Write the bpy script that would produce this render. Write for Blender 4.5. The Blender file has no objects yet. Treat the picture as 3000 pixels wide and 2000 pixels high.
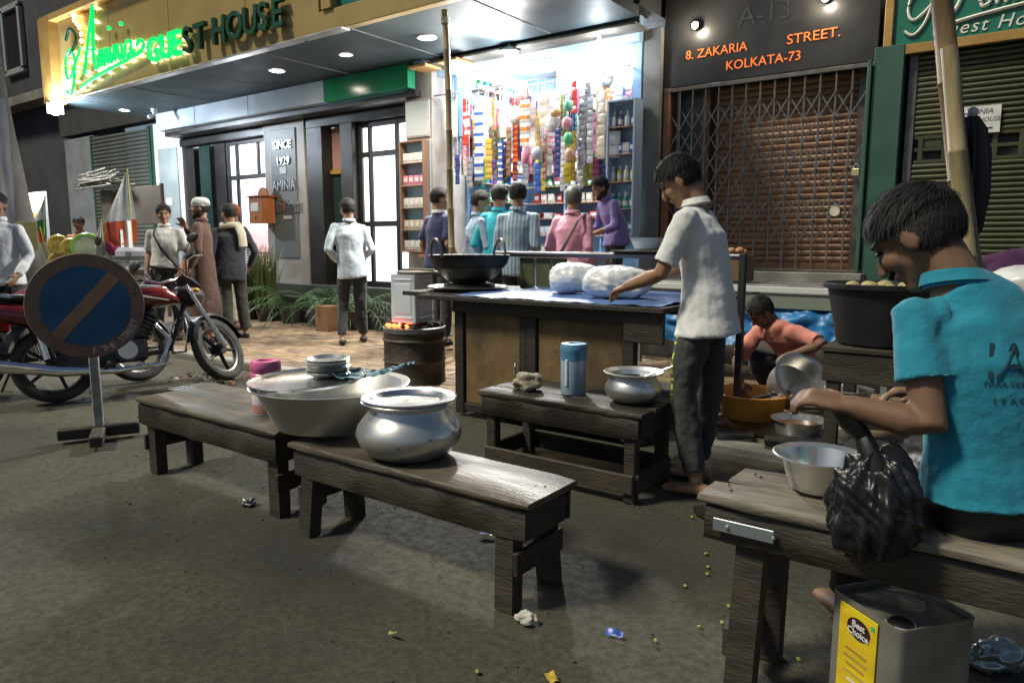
import bpy, bmesh, math, random
from mathutils import Vector, Matrix, Euler
R = math.radians
rnd = random.Random(11)
scene = bpy.context.scene
col = scene.collection

# ------------------------------------------------------------------ camera, sky, sun, exposure
cd = bpy.data.cameras.new('camera'); cam = bpy.data.objects.new('camera', cd); col.objects.link(cam)
cam.location = (0, 0, 1.25)
cam.rotation_euler = (R(90) - math.atan(290 / 2100), 0, R(36.2))
cd.sensor_width = 36; cd.lens = 2100 / 3000 * 36; cd.clip_start = .05; cd.clip_end = 400
scene.camera = cam
SUN_EL, SUN_AZ = 52, 218          # high street light falling from behind the camera, degrees; azimuth clockwise from +Y
w = bpy.data.worlds.new('World'); scene.world = w; w.use_nodes = True
wn = w.node_tree.nodes; sky = wn.new('ShaderNodeTexSky'); sky.sky_type = 'NISHITA'; sky.sun_disc = False
sky.sun_elevation = R(SUN_EL); sky.sun_rotation = R(SUN_AZ)
wn['Background'].inputs['Strength'].default_value = 0.019
w.node_tree.links.new(sky.outputs[0], wn['Background'].inputs['Color'])
sd = bpy.data.lights.new('sun', 'SUN'); sd.energy = 1.08; sd.angle = R(9); sd.color = (1.0, .94, .75)
so = bpy.data.objects.new('sun', sd); col.objects.link(so)
_d = Vector((math.sin(R(SUN_AZ)) * math.cos(R(SUN_EL)), math.cos(R(SUN_AZ)) * math.cos(R(SUN_EL)), math.sin(R(SUN_EL))))
so.rotation_euler = (-_d).to_track_quat('-Z', 'Y').to_euler(); so.location = (0, -3, 9)
scene.view_settings.view_transform = 'Standard'; scene.view_settings.look = 'None'
scene.view_settings.exposure = 1.45; scene.view_settings.gamma = 1; scene.view_settings.use_curve_mapping = False
scene.render.engine = 'CYCLES'
cy = scene.cycles; cy.use_denoising = True; cy.max_bounces = 6; cy.diffuse_bounces = 3; cy.glossy_bounces = 3
cy.transmission_bounces = 4; cy.transparent_max_bounces = 8; cy.sample_clamp_indirect = 4; cy.caustics_reflective = False; cy.caustics_refractive = False

# ------------------------------------------------------------------ materials
def mat(name, c1, c2=None, scale=6., rough=.6, metal=0., bump=0., bscale=60., stretch=None, emit=None, es=0., r2=None,
        trans=0., alpha=1., sheen=0., c3=None, detail=5., spots=None, sss=0., coat=0., thr=(.38, .62), rand=0., c3s=.22):
    m = bpy.data.materials.new(name); m.use_nodes = True
    nt = m.node_tree; N = nt.nodes; L = nt.links; b = N['Principled BSDF']
    b.inputs['Base Color'].default_value = (*c1, 1); b.inputs['Roughness'].default_value = rough
    b.inputs['Metallic'].default_value = metal; b.inputs['Transmission Weight'].default_value = trans
    b.inputs['Alpha'].default_value = alpha; b.inputs['Coat Weight'].default_value = coat
    if sss: b.inputs['Subsurface Weight'].default_value = sss; b.inputs['Subsurface Radius'].default_value = (.012, .006, .003)
    if sheen: b.inputs['Sheen Weight'].default_value = sheen
    if emit: b.inputs['Emission Color'].default_value = (*emit, 1); b.inputs['Emission Strength'].default_value = es
    if c2 or bump or r2 is not None or spots:
        tc = N.new('ShaderNodeTexCoord'); mp = N.new('ShaderNodeMapping')
        L.new(tc.outputs['Object'], mp.inputs[0])
        if stretch: mp.inputs['Scale'].default_value = stretch
        no = N.new('ShaderNodeTexNoise'); no.inputs['Scale'].default_value = scale; no.inputs['Detail'].default_value = detail
        L.new(mp.outputs[0], no.inputs['Vector'])
        cr = N.new('ShaderNodeValToRGB'); cr.color_ramp.elements[0].position = thr[0]; cr.color_ramp.elements[1].position = thr[1]
        cr.color_ramp.elements[0].color = (*c1, 1); cr.color_ramp.elements[1].color = (*(c2 or c1), 1)
        L.new(no.outputs['Fac'], cr.inputs[0]); out = cr.outputs[0]
        if c3:
            n3 = N.new('ShaderNodeTexNoise'); n3.inputs['Scale'].default_value = scale * c3s; n3.inputs['Detail'].default_value = 6
            L.new(mp.outputs[0], n3.inputs['Vector'])
            r3 = N.new('ShaderNodeValToRGB'); r3.color_ramp.elements[0].position = .46; r3.color_ramp.elements[1].position = .66
            L.new(n3.outputs['Fac'], r3.inputs[0])
            mx = N.new('ShaderNodeMixRGB'); L.new(r3.outputs[0], mx.inputs[0]); L.new(out, mx.inputs[1]); mx.inputs[2].default_value = (*c3, 1); out = mx.outputs[0]
        if spots:
            vo = N.new('ShaderNodeTexVoronoi'); vo.inputs['Scale'].default_value = spots[0]; L.new(mp.outputs[0], vo.inputs['Vector'])
            rs = N.new('ShaderNodeValToRGB'); rs.color_ramp.elements[0].position = spots[1]; rs.color_ramp.elements[1].position = spots[1] + .06
            rs.color_ramp.elements[0].color = (1, 1, 1, 1); rs.color_ramp.elements[1].color = (0, 0, 0, 1)
            L.new(vo.outputs['Distance'], rs.inputs[0])
            mx = N.new('ShaderNodeMixRGB'); L.new(rs.outputs[0], mx.inputs[0]); L.new(out, mx.inputs[1]); mx.inputs[2].default_value = (*spots[2], 1); out = mx.outputs[0]
        if rand:
            oi = N.new('ShaderNodeObjectInfo'); mr_ = N.new('ShaderNodeMapRange'); mr_.inputs[3].default_value = 1 - rand; mr_.inputs[4].default_value = 1 + rand * .6; L.new(oi.outputs['Random'], mr_.inputs[0])
            mv = N.new('ShaderNodeMixRGB'); mv.blend_type = 'MULTIPLY'; mv.inputs[0].default_value = 1; L.new(out, mv.inputs[1]); L.new(mr_.outputs[0], mv.inputs[2]); out = mv.outputs[0]
            ad = N.new('ShaderNodeVectorMath'); ad.operation = 'ADD'; sc_ = N.new('ShaderNodeVectorMath'); sc_.operation = 'SCALE'; sc_.inputs[0].default_value = (17., 9., 23.); L.new(oi.outputs['Random'], sc_.inputs['Scale'])
            L.new(tc.outputs['Object'], ad.inputs[0]); L.new(sc_.outputs[0], ad.inputs[1]); L.new(ad.outputs[0], mp.inputs[0])
        L.new(out, b.inputs['Base Color'])
        if r2 is not None:
            mr = N.new('ShaderNodeMapRange'); mr.inputs[1].default_value = .35; mr.inputs[2].default_value = .65
            mr.inputs[3].default_value = rough; mr.inputs[4].default_value = r2
            nr = N.new('ShaderNodeTexNoise'); nr.inputs['Scale'].default_value = scale * .6; nr.inputs['Detail'].default_value = 6; L.new(mp.outputs[0], nr.inputs['Vector'])
            L.new(nr.outputs['Fac'], mr.inputs[0]); L.new(mr.outputs[0], b.inputs['Roughness'])
        if bump:
            nb = N.new('ShaderNodeTexNoise'); nb.inputs['Scale'].default_value = bscale; nb.inputs['Detail'].default_value = 6
            L.new(mp.outputs[0], nb.inputs['Vector'])
            bp = N.new('ShaderNodeBump'); bp.inputs['Strength'].default_value = bump; bp.inputs['Distance'].default_value = .02
            L.new(nb.outputs['Fac'], bp.inputs['Height']); L.new(bp.outputs[0], b.inputs['Normal'])
    return m

def stripes(name, ca, cb, scale, axis='X', rough=.8, width=.5, cross=False):
    m = mat(name, ca, rough=rough); nt = m.node_tree; N = nt.nodes; L = nt.links; b = N['Principled BSDF']
    tc = N.new('ShaderNodeTexCoord'); sp = N.new('ShaderNodeSeparateXYZ'); L.new(tc.outputs['Object'], sp.inputs[0])
    def band(ax):
        mu = N.new('ShaderNodeMath'); mu.operation = 'MULTIPLY'; mu.inputs[1].default_value = scale; L.new(sp.outputs[ax], mu.inputs[0])
        fr = N.new('ShaderNodeMath'); fr.operation = 'FRACT'; L.new(mu.outputs[0], fr.inputs[0])
        gt = N.new('ShaderNodeMath'); gt.operation = 'GREATER_THAN'; gt.inputs[1].default_value = width; L.new(fr.outputs[0], gt.inputs[0]); return gt
    g = band(axis)
    if cross:
        g2 = band('Z'); ad = N.new('ShaderNodeMath'); ad.operation = 'ADD'; L.new(g.outputs[0], ad.inputs[0]); L.new(g2.outputs[0], ad.inputs[1])
        hv = N.new('ShaderNodeMath'); hv.operation = 'MULTIPLY'; hv.inputs[1].default_value = .5; L.new(ad.outputs[0], hv.inputs[0]); g = hv
    mx = N.new('ShaderNodeMixRGB'); mx.inputs[1].default_value = (*ca, 1); mx.inputs[2].default_value = (*cb, 1)
    L.new(g.outputs[0], mx.inputs[0]); L.new(mx.outputs[0], b.inputs['Base Color']); return m

def glow(name, c, s): return mat(name, c, rough=.4, emit=c, es=s)

MAT = {}
def pm(c, rough=.55, metal=0., key=None, **k):
    key = key or ('c', tuple(round(x, 3) for x in c), rough, metal)
    if key not in MAT: MAT[key] = mat('paint_%d' % len(MAT), c, tuple(x * .8 for x in c), 9, rough, metal, **k)
    return MAT[key]

road_m = mat('asphalt', (.088, .082, .054), (.053, .049, .034), 38, .95, bump=.45, bscale=300, c3=(.032, .031, .026), r2=.72, detail=14, thr=(.36, .62), spots=(150, .14, (.19, .18, .14)), c3s=.026)
pave_m = mat('paving', (.17, .13, .095), (.12, .09, .07), 5, .75, bump=.4, bscale=90, c3=(.12, .09, .065))
brick_m = [mat('brick_%d' % i, c, tuple(x * .7 for x in c), 9, .8, bump=.3, bscale=80, c3=(.15, .115, .085), rand=.15) for i, c in enumerate([(.34, .24, .15), (.31, .215, .135), (.36, .26, .165)])]
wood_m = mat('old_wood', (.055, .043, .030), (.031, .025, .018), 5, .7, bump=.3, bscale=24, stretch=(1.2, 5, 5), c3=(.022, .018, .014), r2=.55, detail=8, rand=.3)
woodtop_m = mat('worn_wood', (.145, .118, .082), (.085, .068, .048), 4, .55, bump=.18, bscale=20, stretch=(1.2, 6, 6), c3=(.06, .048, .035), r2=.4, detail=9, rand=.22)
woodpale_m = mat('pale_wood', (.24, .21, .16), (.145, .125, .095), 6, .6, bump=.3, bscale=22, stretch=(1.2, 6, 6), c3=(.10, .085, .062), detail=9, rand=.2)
wooddark_m = mat('dark_wood', (.035, .027, .02), (.02, .016, .012), 7, .65, bump=.3, bscale=24, stretch=(1.5, 5, 5))
ply_m = mat('plywood', (.24, .155, .065), (.15, .095, .04), 9, .65, bump=.2, bscale=40, c3=(.075, .05, .026), stretch=(1, 1, .6), detail=9, rand=.2)
bamboo_m = mat('bamboo', (.46, .37, .19), (.34, .26, .13), 5, .5, bump=.2, stretch=(6, 6, 1), c3=(.22, .16, .08))
bamboo_d = mat('bamboo_brown', (.23, .15, .065), (.15, .095, .04), 5, .55, bump=.2, stretch=(6, 6, 1))
alu_m = mat('aluminium', (.90, .90, .88), (.78, .78, .76), 5, .27, .93, bump=.10, bscale=9, r2=.42, c3=(.56, .55, .52), detail=10)
steel_m = mat('steel', (.80, .80, .78), (.68, .68, .66), 5, .2, .85, r2=.32)
chrome_m = mat('chrome', (.85, .85, .85), rough=.08, metal=1.)
tin_m = mat('tinplate', (.85, .90, .95), (.74, .79, .83), 4, .3, .2, bump=.08, bscale=12, r2=.42)
tind_m = mat('old_tinplate', (.44, .42, .38), (.30, .28, .24), 5, .34, .6, bump=.1, bscale=14, r2=.5, c3=(.15, .12, .09))
iron_m = mat('black_iron', (.018, .018, .018), (.008, .008, .008), 8, .48, .4, bump=.25, bscale=40)
rust_m = mat('rusty_drum', (.075, .05, .035), (.03, .022, .018), 6, .6, .3, bump=.4, bscale=30, c3=(.12, .10, .08))
black_m = mat('black_paint', (.012, .012, .013), (.02, .02, .02), 6, .42, r2=.6)
rubber_m = mat('rubber', (.035, .035, .034), (.075, .07, .06), 10, .8, bump=.3, bscale=80)
concrete_m = mat('concrete', (.30, .29, .26), (.20, .19, .17), 3, .85, bump=.4, c3=(.13, .12, .105))
granite_m = mat('granite', (.20, .22, .21), (.13, .145, .14), 26, .42, c3=(.16, .175, .17))
marble_m = mat('marble', (.50, .47, .42), (.34, .31, .28), 3, .45, c3=(.27, .23, .21), detail=8)
blackglass_m = mat('black_cladding', (.022, .021, .021), (.032, .03, .029), 4, .3, r2=.45)
darkgreen_m = mat('dark_green_cladding', (.022, .05, .045), (.03, .06, .052), 3, .22, r2=.32)
soffit_m = mat('soffit', (.022, .040, .045), (.032, .052, .056), 3, .55, r2=.7)
fascia_w = mat('fascia_pale', (.46, .52, .58), (.38, .44, .5), 3, .22)
fascia_g = mat('fascia_green', (.015, .22, .10), (.012, .17, .08), 3, .18)
sign_m = mat('sign_gold', (.43, .31, .115), (.37, .26, .095), 2, .4, .1)
gold_m = mat('gold_frame', (.45, .27, .07), (.36, .2, .05), 4, .5)
board_m = mat('green_board', (.02, .20, .13), (.016, .16, .105), 3, .4)
shutg_m = mat('green_shutter', (.08, .09, .048), (.055, .07, .035), 5, .4, .3, c3=(.10, .08, .038))
shutb_m = mat('rust_shutter', (.32, .18, .09), (.19, .085, .045), 4, .45, .15, c3=(.36, .25, .12), stretch=(.6, 1, 3))
shutl_m = mat('grey_shutter', (.20, .22, .20), (.15, .17, .155), 5, .35, .4)
gate_m = mat('gate_steel', (.17, .17, .17), (.11, .10, .095), 9, .4, .4, c3=(.15, .11, .08))
greenpaint_m = mat('green_paint', (.035, .115, .075), (.025, .085, .055), 4, .5, c3=(.045, .10, .075))
white_m = mat('white_paint', (.74, .75, .74), (.66, .67, .67), 3, .45)
bluewhite_m = mat('shop_blue', (.28, .46, .66), (.23, .40, .60), 3, .5)
pinkwall_m = mat('pink_wall', (.75, .46, .45), (.68, .40, .40), 3, .6)
frost_m = glow('lit_frosted_glass', (.93, .95, 1.0), 1.25)
frost2_m = glow('lit_frosted_glass_soft', (.84, .89, 1.0), .72)
bulb_m = glow('bulb', (.86, .93, 1.0), 40.)
down_m = glow('downlight', (1., .90, .74), 26.)
green_led = mat('green_led_face', (.0, .12, .03), rough=.4, emit=(.0, .85, .17), es=.42)
halo_led = glow('led_pixel', (1., .72, .46), 7.)
greenoff_m = mat('green_acrylic', (.012, .075, .038), rough=.35)
blackplastic_m = mat('black_plastic', (.014, .014, .015), (.022, .022, .022), 8, .45)
bagblack_m = mat('black_polythene', (.010, .010, .011), rough=.36, coat=.0)
bagwhite_m = mat('white_polythene', (.72, .73, .72), (.62, .64, .64), 6, .32, sss=.0, coat=.2)
blue_m = mat('blue_sheet', (.14, .24, .52), (.10, .18, .42), 4, .3, c3=(.035, .055, .14), r2=.45)
tarp_m = mat('blue_tarp', (.025, .20, .46), (.018, .14, .35), 6, .4)
skin_m = mat('skin', (.37, .215, .13), (.32, .18, .105), 20, .66, sss=.06)
skind_m = mat('skin_dark', (.21, .115, .068), (.175, .092, .054), 20, .64, sss=.05)
hair_m = mat('hair', (.008, .007, .006), (.016, .013, .011), 60, .75)
hairg_m = mat('grey_hair', (.19, .18, .17), (.08, .075, .07), 70, .6)
glass_m = mat('glass', (.9, .95, .95), rough=.05, trans=1.); 
pla_clear = mat('cloudy_plastic', (.40, .52, .62), (.34, .46, .56), 4, .3)

# ------------------------------------------------------------------ mesh builder
class MB:
    def __init__(s): s.v = []; s.f = []; s.m = []
    def add(s, vs, fs, mi=0, M=None):
        o = len(s.v)
        s.v += [tuple(M @ Vector(p)) if M else tuple(p) for p in vs]
        s.f += [tuple(o + i for i in f) for f in fs]; s.m += [mi] * len(fs); return s
    def box(s, c, d, b=0., M=None, mi=0):
        cx, cy, cz = c; x, y, z = d[0] / 2, d[1] / 2, d[2] / 2
        if b <= 0:
            vs = [(cx + i * x, cy + j * y, cz + k * z) for i in (-1, 1) for j in (-1, 1) for k in (-1, 1)]
            return s.add(vs, [(0, 1, 3, 2), (4, 6, 7, 5), (0, 4, 5, 1), (2, 3, 7, 6), (0, 2, 6, 4), (1, 5, 7, 3)], mi, M)
        b = min(b, x * .9, y * .9, z * .9); vs = []; idx = {}
        for i in (-1, 1):
            for j in (-1, 1):
                for k in (-1, 1):
                    for a in range(3):
                        p = [i * (x - b), j * (y - b), k * (z - b)]
                        p[a] = (i * x, j * y, k * z)[a]
                        idx[(i, j, k, a)] = len(vs); vs.append((cx + p[0], cy + p[1], cz + p[2]))
        fs = []
        for a in range(3):
            o = [(-1, -1), (1, -1), (1, 1), (-1, 1)]
            for sg in (-1, 1):
                q = []
                for u, w_ in o:
                    t = [0, 0, 0]; t[a] = sg; t[(a + 1) % 3] = u; t[(a + 2) % 3] = w_
                    q.append(idx[(t[0], t[1], t[2], a)])
                fs.append(tuple(q if sg > 0 else q[::-1]))
        for a in range(3):
            e, g = (a + 1) % 3, (a + 2) % 3
            for u in (-1, 1):
                for w_ in (-1, 1):
                    t0 = [0, 0, 0]; t0[a] = -1; t0[e] = u; t0[g] = w_; t1 = list(t0); t1[a] = 1
                    q = [idx[(*t0, e)], idx[(*t1, e)], idx[(*t1, g)], idx[(*t0, g)]]
                    fs.append(tuple(q if u * w_ < 0 else q[::-1]))
        for i in (-1, 1):
            for j in (-1, 1):
                for k in (-1, 1):
                    q = [idx[(i, j, k, 0)], idx[(i, j, k, 1)], idx[(i, j, k, 2)]]
                    fs.append(tuple(q if i * j * k > 0 else q[::-1]))
        return s.add(vs, fs, mi, M)
    def loft(s, pts, rad, side=(1, 0, 0), n=12, cap='round', mi=0, M=None):
        pts = [Vector(p) for p in pts]; rad = [(r, r) if not isinstance(r, (tuple, list)) else r for r in rad]
        vs = []; fs = []; rings = []; side = Vector(side); prev = None; seq = []
        for i, p in enumerate(pts):
            t = (pts[min(i + 1, len(pts) - 1)] - pts[max(i - 1, 0)]); t = t.normalized() if t.length > 1e-9 else Vector((0, 0, 1))
            seq.append((p, t, rad[i]))
        if cap == 'round' or cap == 'r0' or cap == 'r1':
            if cap != 'r1':
                p, t, r = seq[0]; q = min(r); seq = [(p - t * q * .86, t, (r[0] * .5, r[1] * .5)), (p - t * q * .5, t, (r[0] * .86, r[1] * .86))] + seq
            if cap != 'r0':
                p, t, r = seq[-1]; q = min(r); seq = seq + [(p + t * q * .5, t, (r[0] * .86, r[1] * .86)), (p + t * q * .86, t, (r[0] * .5, r[1] * .5))]
        for p, t, r in seq:
            u = side - t * side.dot(t)
            if u.length < .15: u = (prev if prev is not None else t.orthogonal()); u = u - t * u.dot(t)
            u.normalize(); prev = u; v = t.cross(u); rings.append(len(vs))
            for k in range(n):
                a = 2 * math.pi * k / n
                vs.append(p + u * (r[0] * math.cos(a)) + v * (r[1] * math.sin(a)))
        for a, b in zip(rings, rings[1:]):
            for k in range(n): fs.append((a + k, a + (k + 1) % n, b + (k + 1) % n, b + k))
        if cap:
            fs.append(tuple(reversed(range(rings[0], rings[0] + n)))); fs.append(tuple(range(rings[-1], rings[-1] + n)))
        return s.add(vs, fs, mi, M)
    def cyl(s, p0, p1, r0, r1=None, n=14, mi=0, M=None, cap='flat'): return s.loft([p0, p1], [r0, r0 if r1 is None else r1], (1, .001, .002), n, cap, mi, M)
    def tube(s, pts, r, n=8, mi=0, M=None, side=(.3, .2, 1)): return s.loft(pts, [r] * len(pts), side, n, 'flat', mi, M)
    def ball(s, c, r, n=14, k=9, mi=0, M=None):
        if not isinstance(r, (tuple, list)): r = (r, r, r)
        vs = [(c[0], c[1], c[2] - r[2])]; fs = []
        for j in range(1, k):
            ph = math.pi * j / k
            for i in range(n):
                a = 2 * math.pi * i / n; vs.append((c[0] + r[0] * math.sin(ph) * math.cos(a), c[1] + r[1] * math.sin(ph) * math.sin(a), c[2] - r[2] * math.cos(ph)))
        vs.append((c[0], c[1], c[2] + r[2])); T = len(vs) - 1
        for i in range(n):
            fs.append((0, 1 + (i + 1) % n, 1 + i)); fs.append((T, 1 + (k - 2) * n + i, 1 + (k - 2) * n + (i + 1) % n))
            for j in range(k - 2): fs.append((1 + j * n + i, 1 + j * n + (i + 1) % n, 1 + (j + 1) * n + (i + 1) % n, 1 + (j + 1) * n + i))
        return s.add(vs, fs, mi, M)
    def lathe(s, prof, n=32, M=None, mi=0):
        vs = []; fs = []
        for r, z in prof:
            for k in range(n): a = 2 * math.pi * k / n; vs.append((r * math.cos(a), r * math.sin(a), z))
        for j in range(len(prof) - 1):
            for k in range(n): fs.append((j * n + k, j * n + (k + 1) % n, (j + 1) * n + (k + 1) % n, (j + 1) * n + k))
        return s.add(vs, fs, mi, M)
    def plank(s, c, d, b=.008, j=.0035, n=12, seed=0, axis=0):
        q = random.Random(seed * 7 + 1); o = [1, 2] if axis == 0 else ([0, 2] if axis == 1 else [0, 1]); y, z = d[o[0]] / 2, d[o[1]] / 2; vs = []; fs = []
        ring = [(-y + b, -z), (y - b, -z), (y, -z + b), (y, z - b), (y - b, z), (-y + b, z), (-y, z - b), (-y, -z + b)]
        for i in range(n + 1):
            for k, (u, w_) in enumerate(ring):
                p = [0, 0, 0]; e = b * .6 if i in (0, n) else 0; p[axis] = c[axis] + d[axis] * (i / n - .5) + (q.uniform(-1, 1) * j * .6 if i in (0, n) else 0)
                p[o[0]] = c[o[0]] + u * (1 - e / y) + q.uniform(-j, j) * .6; p[o[1]] = c[o[1]] + w_ * (1 - e / z) + q.uniform(-j, j) * .35 * (1 if abs(w_) < z else .5); vs.append(tuple(p))
        for i in range(n):
            for k in range(8): f = (i * 8 + k, i * 8 + (k + 1) % 8, (i + 1) * 8 + (k + 1) % 8, (i + 1) * 8 + k); fs.append(f if axis == 1 else f[::-1] if axis == 0 else f)
        fs += [tuple(range(8)), tuple(reversed(range(n * 8, n * 8 + 8)))]
        return s.add(vs, fs)
    def prism(s, poly, z0, z1, M=None, mi=0):
        n = len(poly); vs = [(x, y, z0) for x, y in poly] + [(x, y, z1) for x, y in poly]
        fs = [tuple(reversed(range(n))), tuple(range(n, 2 * n))] + [(i, (i + 1) % n, n + (i + 1) % n, n + i) for i in range(n)]
        return s.add(vs, fs, mi, M)
    def mesh(s, name, mats, smooth=35):
        me = bpy.data.meshes.new(name); me.from_pydata(s.v, [], s.f)
        for m in (mats if isinstance(mats, (list, tuple)) else [mats]): me.materials.append(m)
        me.polygons.foreach_set('material_index', s.m)
        if smooth:
            me.polygons.foreach_set('use_smooth', [True] * len(s.f)); me.update()
            me.set_sharp_from_angle(angle=R(smooth))
        me.update(); return me
    def build(s, name, mats, parent=None, smooth=35, loc=None, rot=None): return ob(name, s.mesh(name, mats, smooth), parent, loc, rot)

def ob(name, data, parent=None, loc=None, rot=None, scale=None):
    o = bpy.data.objects.new(name, data); col.objects.link(o)
    if parent: o.parent = parent
    if loc is not None: o.location = loc
    if rot is not None: o.rotation_euler = rot
    if scale is not None: o.scale = scale if isinstance(scale, (tuple, list)) else (scale,) * 3
    return o
def tag(o, label=None, cat=None, group=None, kind=None):
    if label: o['label'] = label
    if cat: o['category'] = cat
    if group: o['group'] = group
    if kind: o['kind'] = kind
    return o
def thing(name, label, cat, loc=(0, 0, 0), rz=0., group=None):
    o = ob(name, None, None, loc, (0, 0, rz)); o.empty_display_size = .1; return tag(o, label, cat, group)
def struct(o): o['kind'] = 'structure'; return o
def copy_tree(o, parent=None):
    c = o.copy(); col.objects.link(c); c.parent = parent
    for ch in o.children: copy_tree(ch, c)
    return c
def bx(name, c, d, m, parent=None, b=.004, M=None): return MB().box(c, d, b, M).build(name, m, parent)
FONT = None
def text(name, s, size, loc, rot, m, parent, extrude=.006, align='LEFT', shear=0., space=1., bevel=0., xs=1.):
    c = bpy.data.curves.new(name, 'FONT'); c.body = s; c.size = size; c.extrude = extrude; c.align_x = align; c.shear = shear
    c.space_character = space; c.resolution_u = 3; c.offset = bevel
    c.materials.append(m); tmp = bpy.data.objects.new('tmp', c); col.objects.link(tmp)
    me = tmp.to_mesh().copy(); me.name = name; tmp.to_mesh_clear(); bpy.data.objects.remove(tmp)
    if not me.materials: me.materials.append(m)
    o = ob(name, me, parent, loc, rot); o.scale = (xs, 1, 1); return o
def lamp(parent, loc, energy, color, radius=.04, kind='POINT', spot=None, blend=.5, rot=None):
    l = bpy.data.lights.new('lamp_light', kind); l.energy = energy; l.color = color
    l.shadow_soft_size = radius
    if kind == 'SPOT': l.spot_size = R(spot); l.spot_blend = blend
    return ob('lamp_light', l, parent, loc, rot)
# ------------------------------------------------------------------ ground
KY, PZ, FY = 4.1, .06, 7.45          # kerb line, pavement height, shopfront plane
g = MB(); nx, ny = 60, 40
def grid(mb, x0, x1, y0, y1, nx, ny, zf):
    vs = [(x0 + (x1 - x0) * i / nx, y0 + (y1 - y0) * j / ny, 0) for j in range(ny + 1) for i in range(nx + 1)]
    vs = [(x, y, zf(x, y)) for x, y, _ in vs]
    mb.add(vs, [(j * (nx + 1) + i, j * (nx + 1) + i + 1, (j + 1) * (nx + 1) + i + 1, (j + 1) * (nx + 1) + i) for j in range(ny) for i in range(nx)])
from mathutils import noise as NZ
grid(g, -14, 6, -6, 9, 200, 150, lambda x, y: .006 * NZ.noise(Vector((x * 1.3, y * 1.3, 0))) - .004)
g.add([(-90, -60, -.02), (60, -60, -.02), (60, 60, -.02), (-90, 60, -.02)], [(0, 1, 2, 3)])
struct(g.build('road', road_m))
pv = struct(MB().box((-16, (KY + .16 + 11) / 2, PZ / 2 - .06), (36, 11 - KY - .16, PZ + .12 - .008)).build('pavement', pave_m))
kb = MB().box((0, 0, 0), (.98, .15, .16), .015).mesh('kerb_stone', concrete_m)
kerb = struct(ob('kerb', None, None, (0, KY + .08, 0)))
for i in range(26):
    x = -18.5 + i
    if x > 1.6: break
    k = ob('kerb_stone', kb, kerb, (x, rnd.uniform(-.008, .008), -.018 + rnd.uniform(-.008, .004)), (0, rnd.uniform(-.008, .008), rnd.uniform(-.01, .01)))
bms = [MB().box((0, 0, 0), (.213, .103, .05), .006).mesh('brick', m) for m in brick_m]
rest = MB(); nb = 0
cells = []
for j in range(int((7.0 - KY - .18) / .11)):
    y = KY + .16 + .06 + j * .11
    for i in range(int(9.3 / .22)):
        x = -9.3 + i * .22 + (.11 if j % 2 else 0)
        cells.append((x, y))
cells.sort(key=lambda c: (0 if (-7.6 < c[0] < -4.5 and c[1] < 5.6) or (-2.3 < c[0] < -.7 and 4.9 < c[1] < 6) else 1, c[1]))
for x, y in cells:
    z = PZ - .026 + rnd.uniform(-.004, .004)
    if nb < 300:
        ob('brick', rnd.choice(bms), pv, (x, y, z + .0), (rnd.uniform(-.012, .012), rnd.uniform(-.008, .008), rnd.uniform(-.012, .012))); nb += 1
    else: rest.box((x, y, z), (.213, .103, .05))
tag(rest.build('brick_field', brick_m[0], pv, 0), kind='stuff')

# ------------------------------------------------------------------ guest house: walls, soffit, fascia, pillars, doors, steps
gh = thing('guest_house', 'guest house front with dark canopy soffit, lit glass doors and stone pillars', 'building', (-10, FY, 0))
def G(name, x0, x1, y0, y1, z0, z1, m, parent=gh, b=.006):
    return MB().box(((x0 + x1) / 2 + 10, (y0 + y1) / 2 - FY, (z0 + z1) / 2), (x1 - x0, y1 - y0, z1 - z0), b).build(name, m, parent)
upper_m = mat('dark_render', (.05, .05, .048), (.035, .035, .034), 3, .8, bump=.3)
G('wall', -18.3, -3.3, FY + .06, FY + .3, 3.62, 9, upper_m)
G('wall', -14.15, -13.95, FY - .02, FY + .2, 0, 3.5, greenpaint_m)
sof = G('soffit', -13.3, -6.66, 5.42, FY + .1, 3.502, 3.60, soffit_m); G('soffit', -6.657, -3.45, 5.42, 6.88, 3.502, 3.60, soffit_m); G('wall', -6.657, -3.45, 6.883, FY + .06, 3.62, 4.4, upper_m)
for i in range(6):                                   # joints between the soffit boards
    G('soffit_strip', -12.6 + i * 1.62, -12.588 + i * 1.62, 5.44, 6.84, 3.496, 3.502, concrete_m, sof, 0)
G('fascia', -12.84, -8.3, 6.86, 7.0, 3.2, 3.498, fascia_w)
G('fascia', -8.297, -6.66, 6.86, 7.0, 3.2, 3.498, fascia_g)
for x in (-11.6, -10.1): G('fascia_joint', x, x + .012, 6.857, 6.862, 3.2, 3.498, black_m, gh, 0)
G('lintel', -12.84, -6.66, 7.002, 7.5, 3.12, 3.2, blackglass_m)
G('lintel', -12.9, -6.95, 7.3, 7.5, 2.98, 3.118, blackglass_m)
# entrance bay left: display pillar, dark columns
G('pillar', -13.9, -12.92, FY - .1, FY + .3, .06, 3.48, white_m)
dc = G('display_case', -13.72, -13.06, FY - .13, FY - .1, .8, 3.0, mat('poster', (.36, .42, .44), (.28, .34, .36), 2.2, .25))
G('notice', -13.5, -13.3, FY - .137, FY - .131, 1.95, 2.08, white_m, dc, 0)
for x0, x1, m in ((-12.9, -12.62, blackglass_m), (-12.45, -12.1, darkgreen_m), (-11.95, -11.62, blackglass_m)): G('column', x0, x1, FY - .05, FY + .3, .06, 2.98, m)
G('recess_panel', -12.62, -12.45, FY + .12, FY + .2, .06, 2.98, mat('brown_panel', (.11, .085, .06), rough=.5))
G('recess_panel', -12.1, -11.95, FY + .1, FY + .2, .06, 2.98, mat('pink_panel', (.42, .24, .21), rough=.5))
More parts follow.
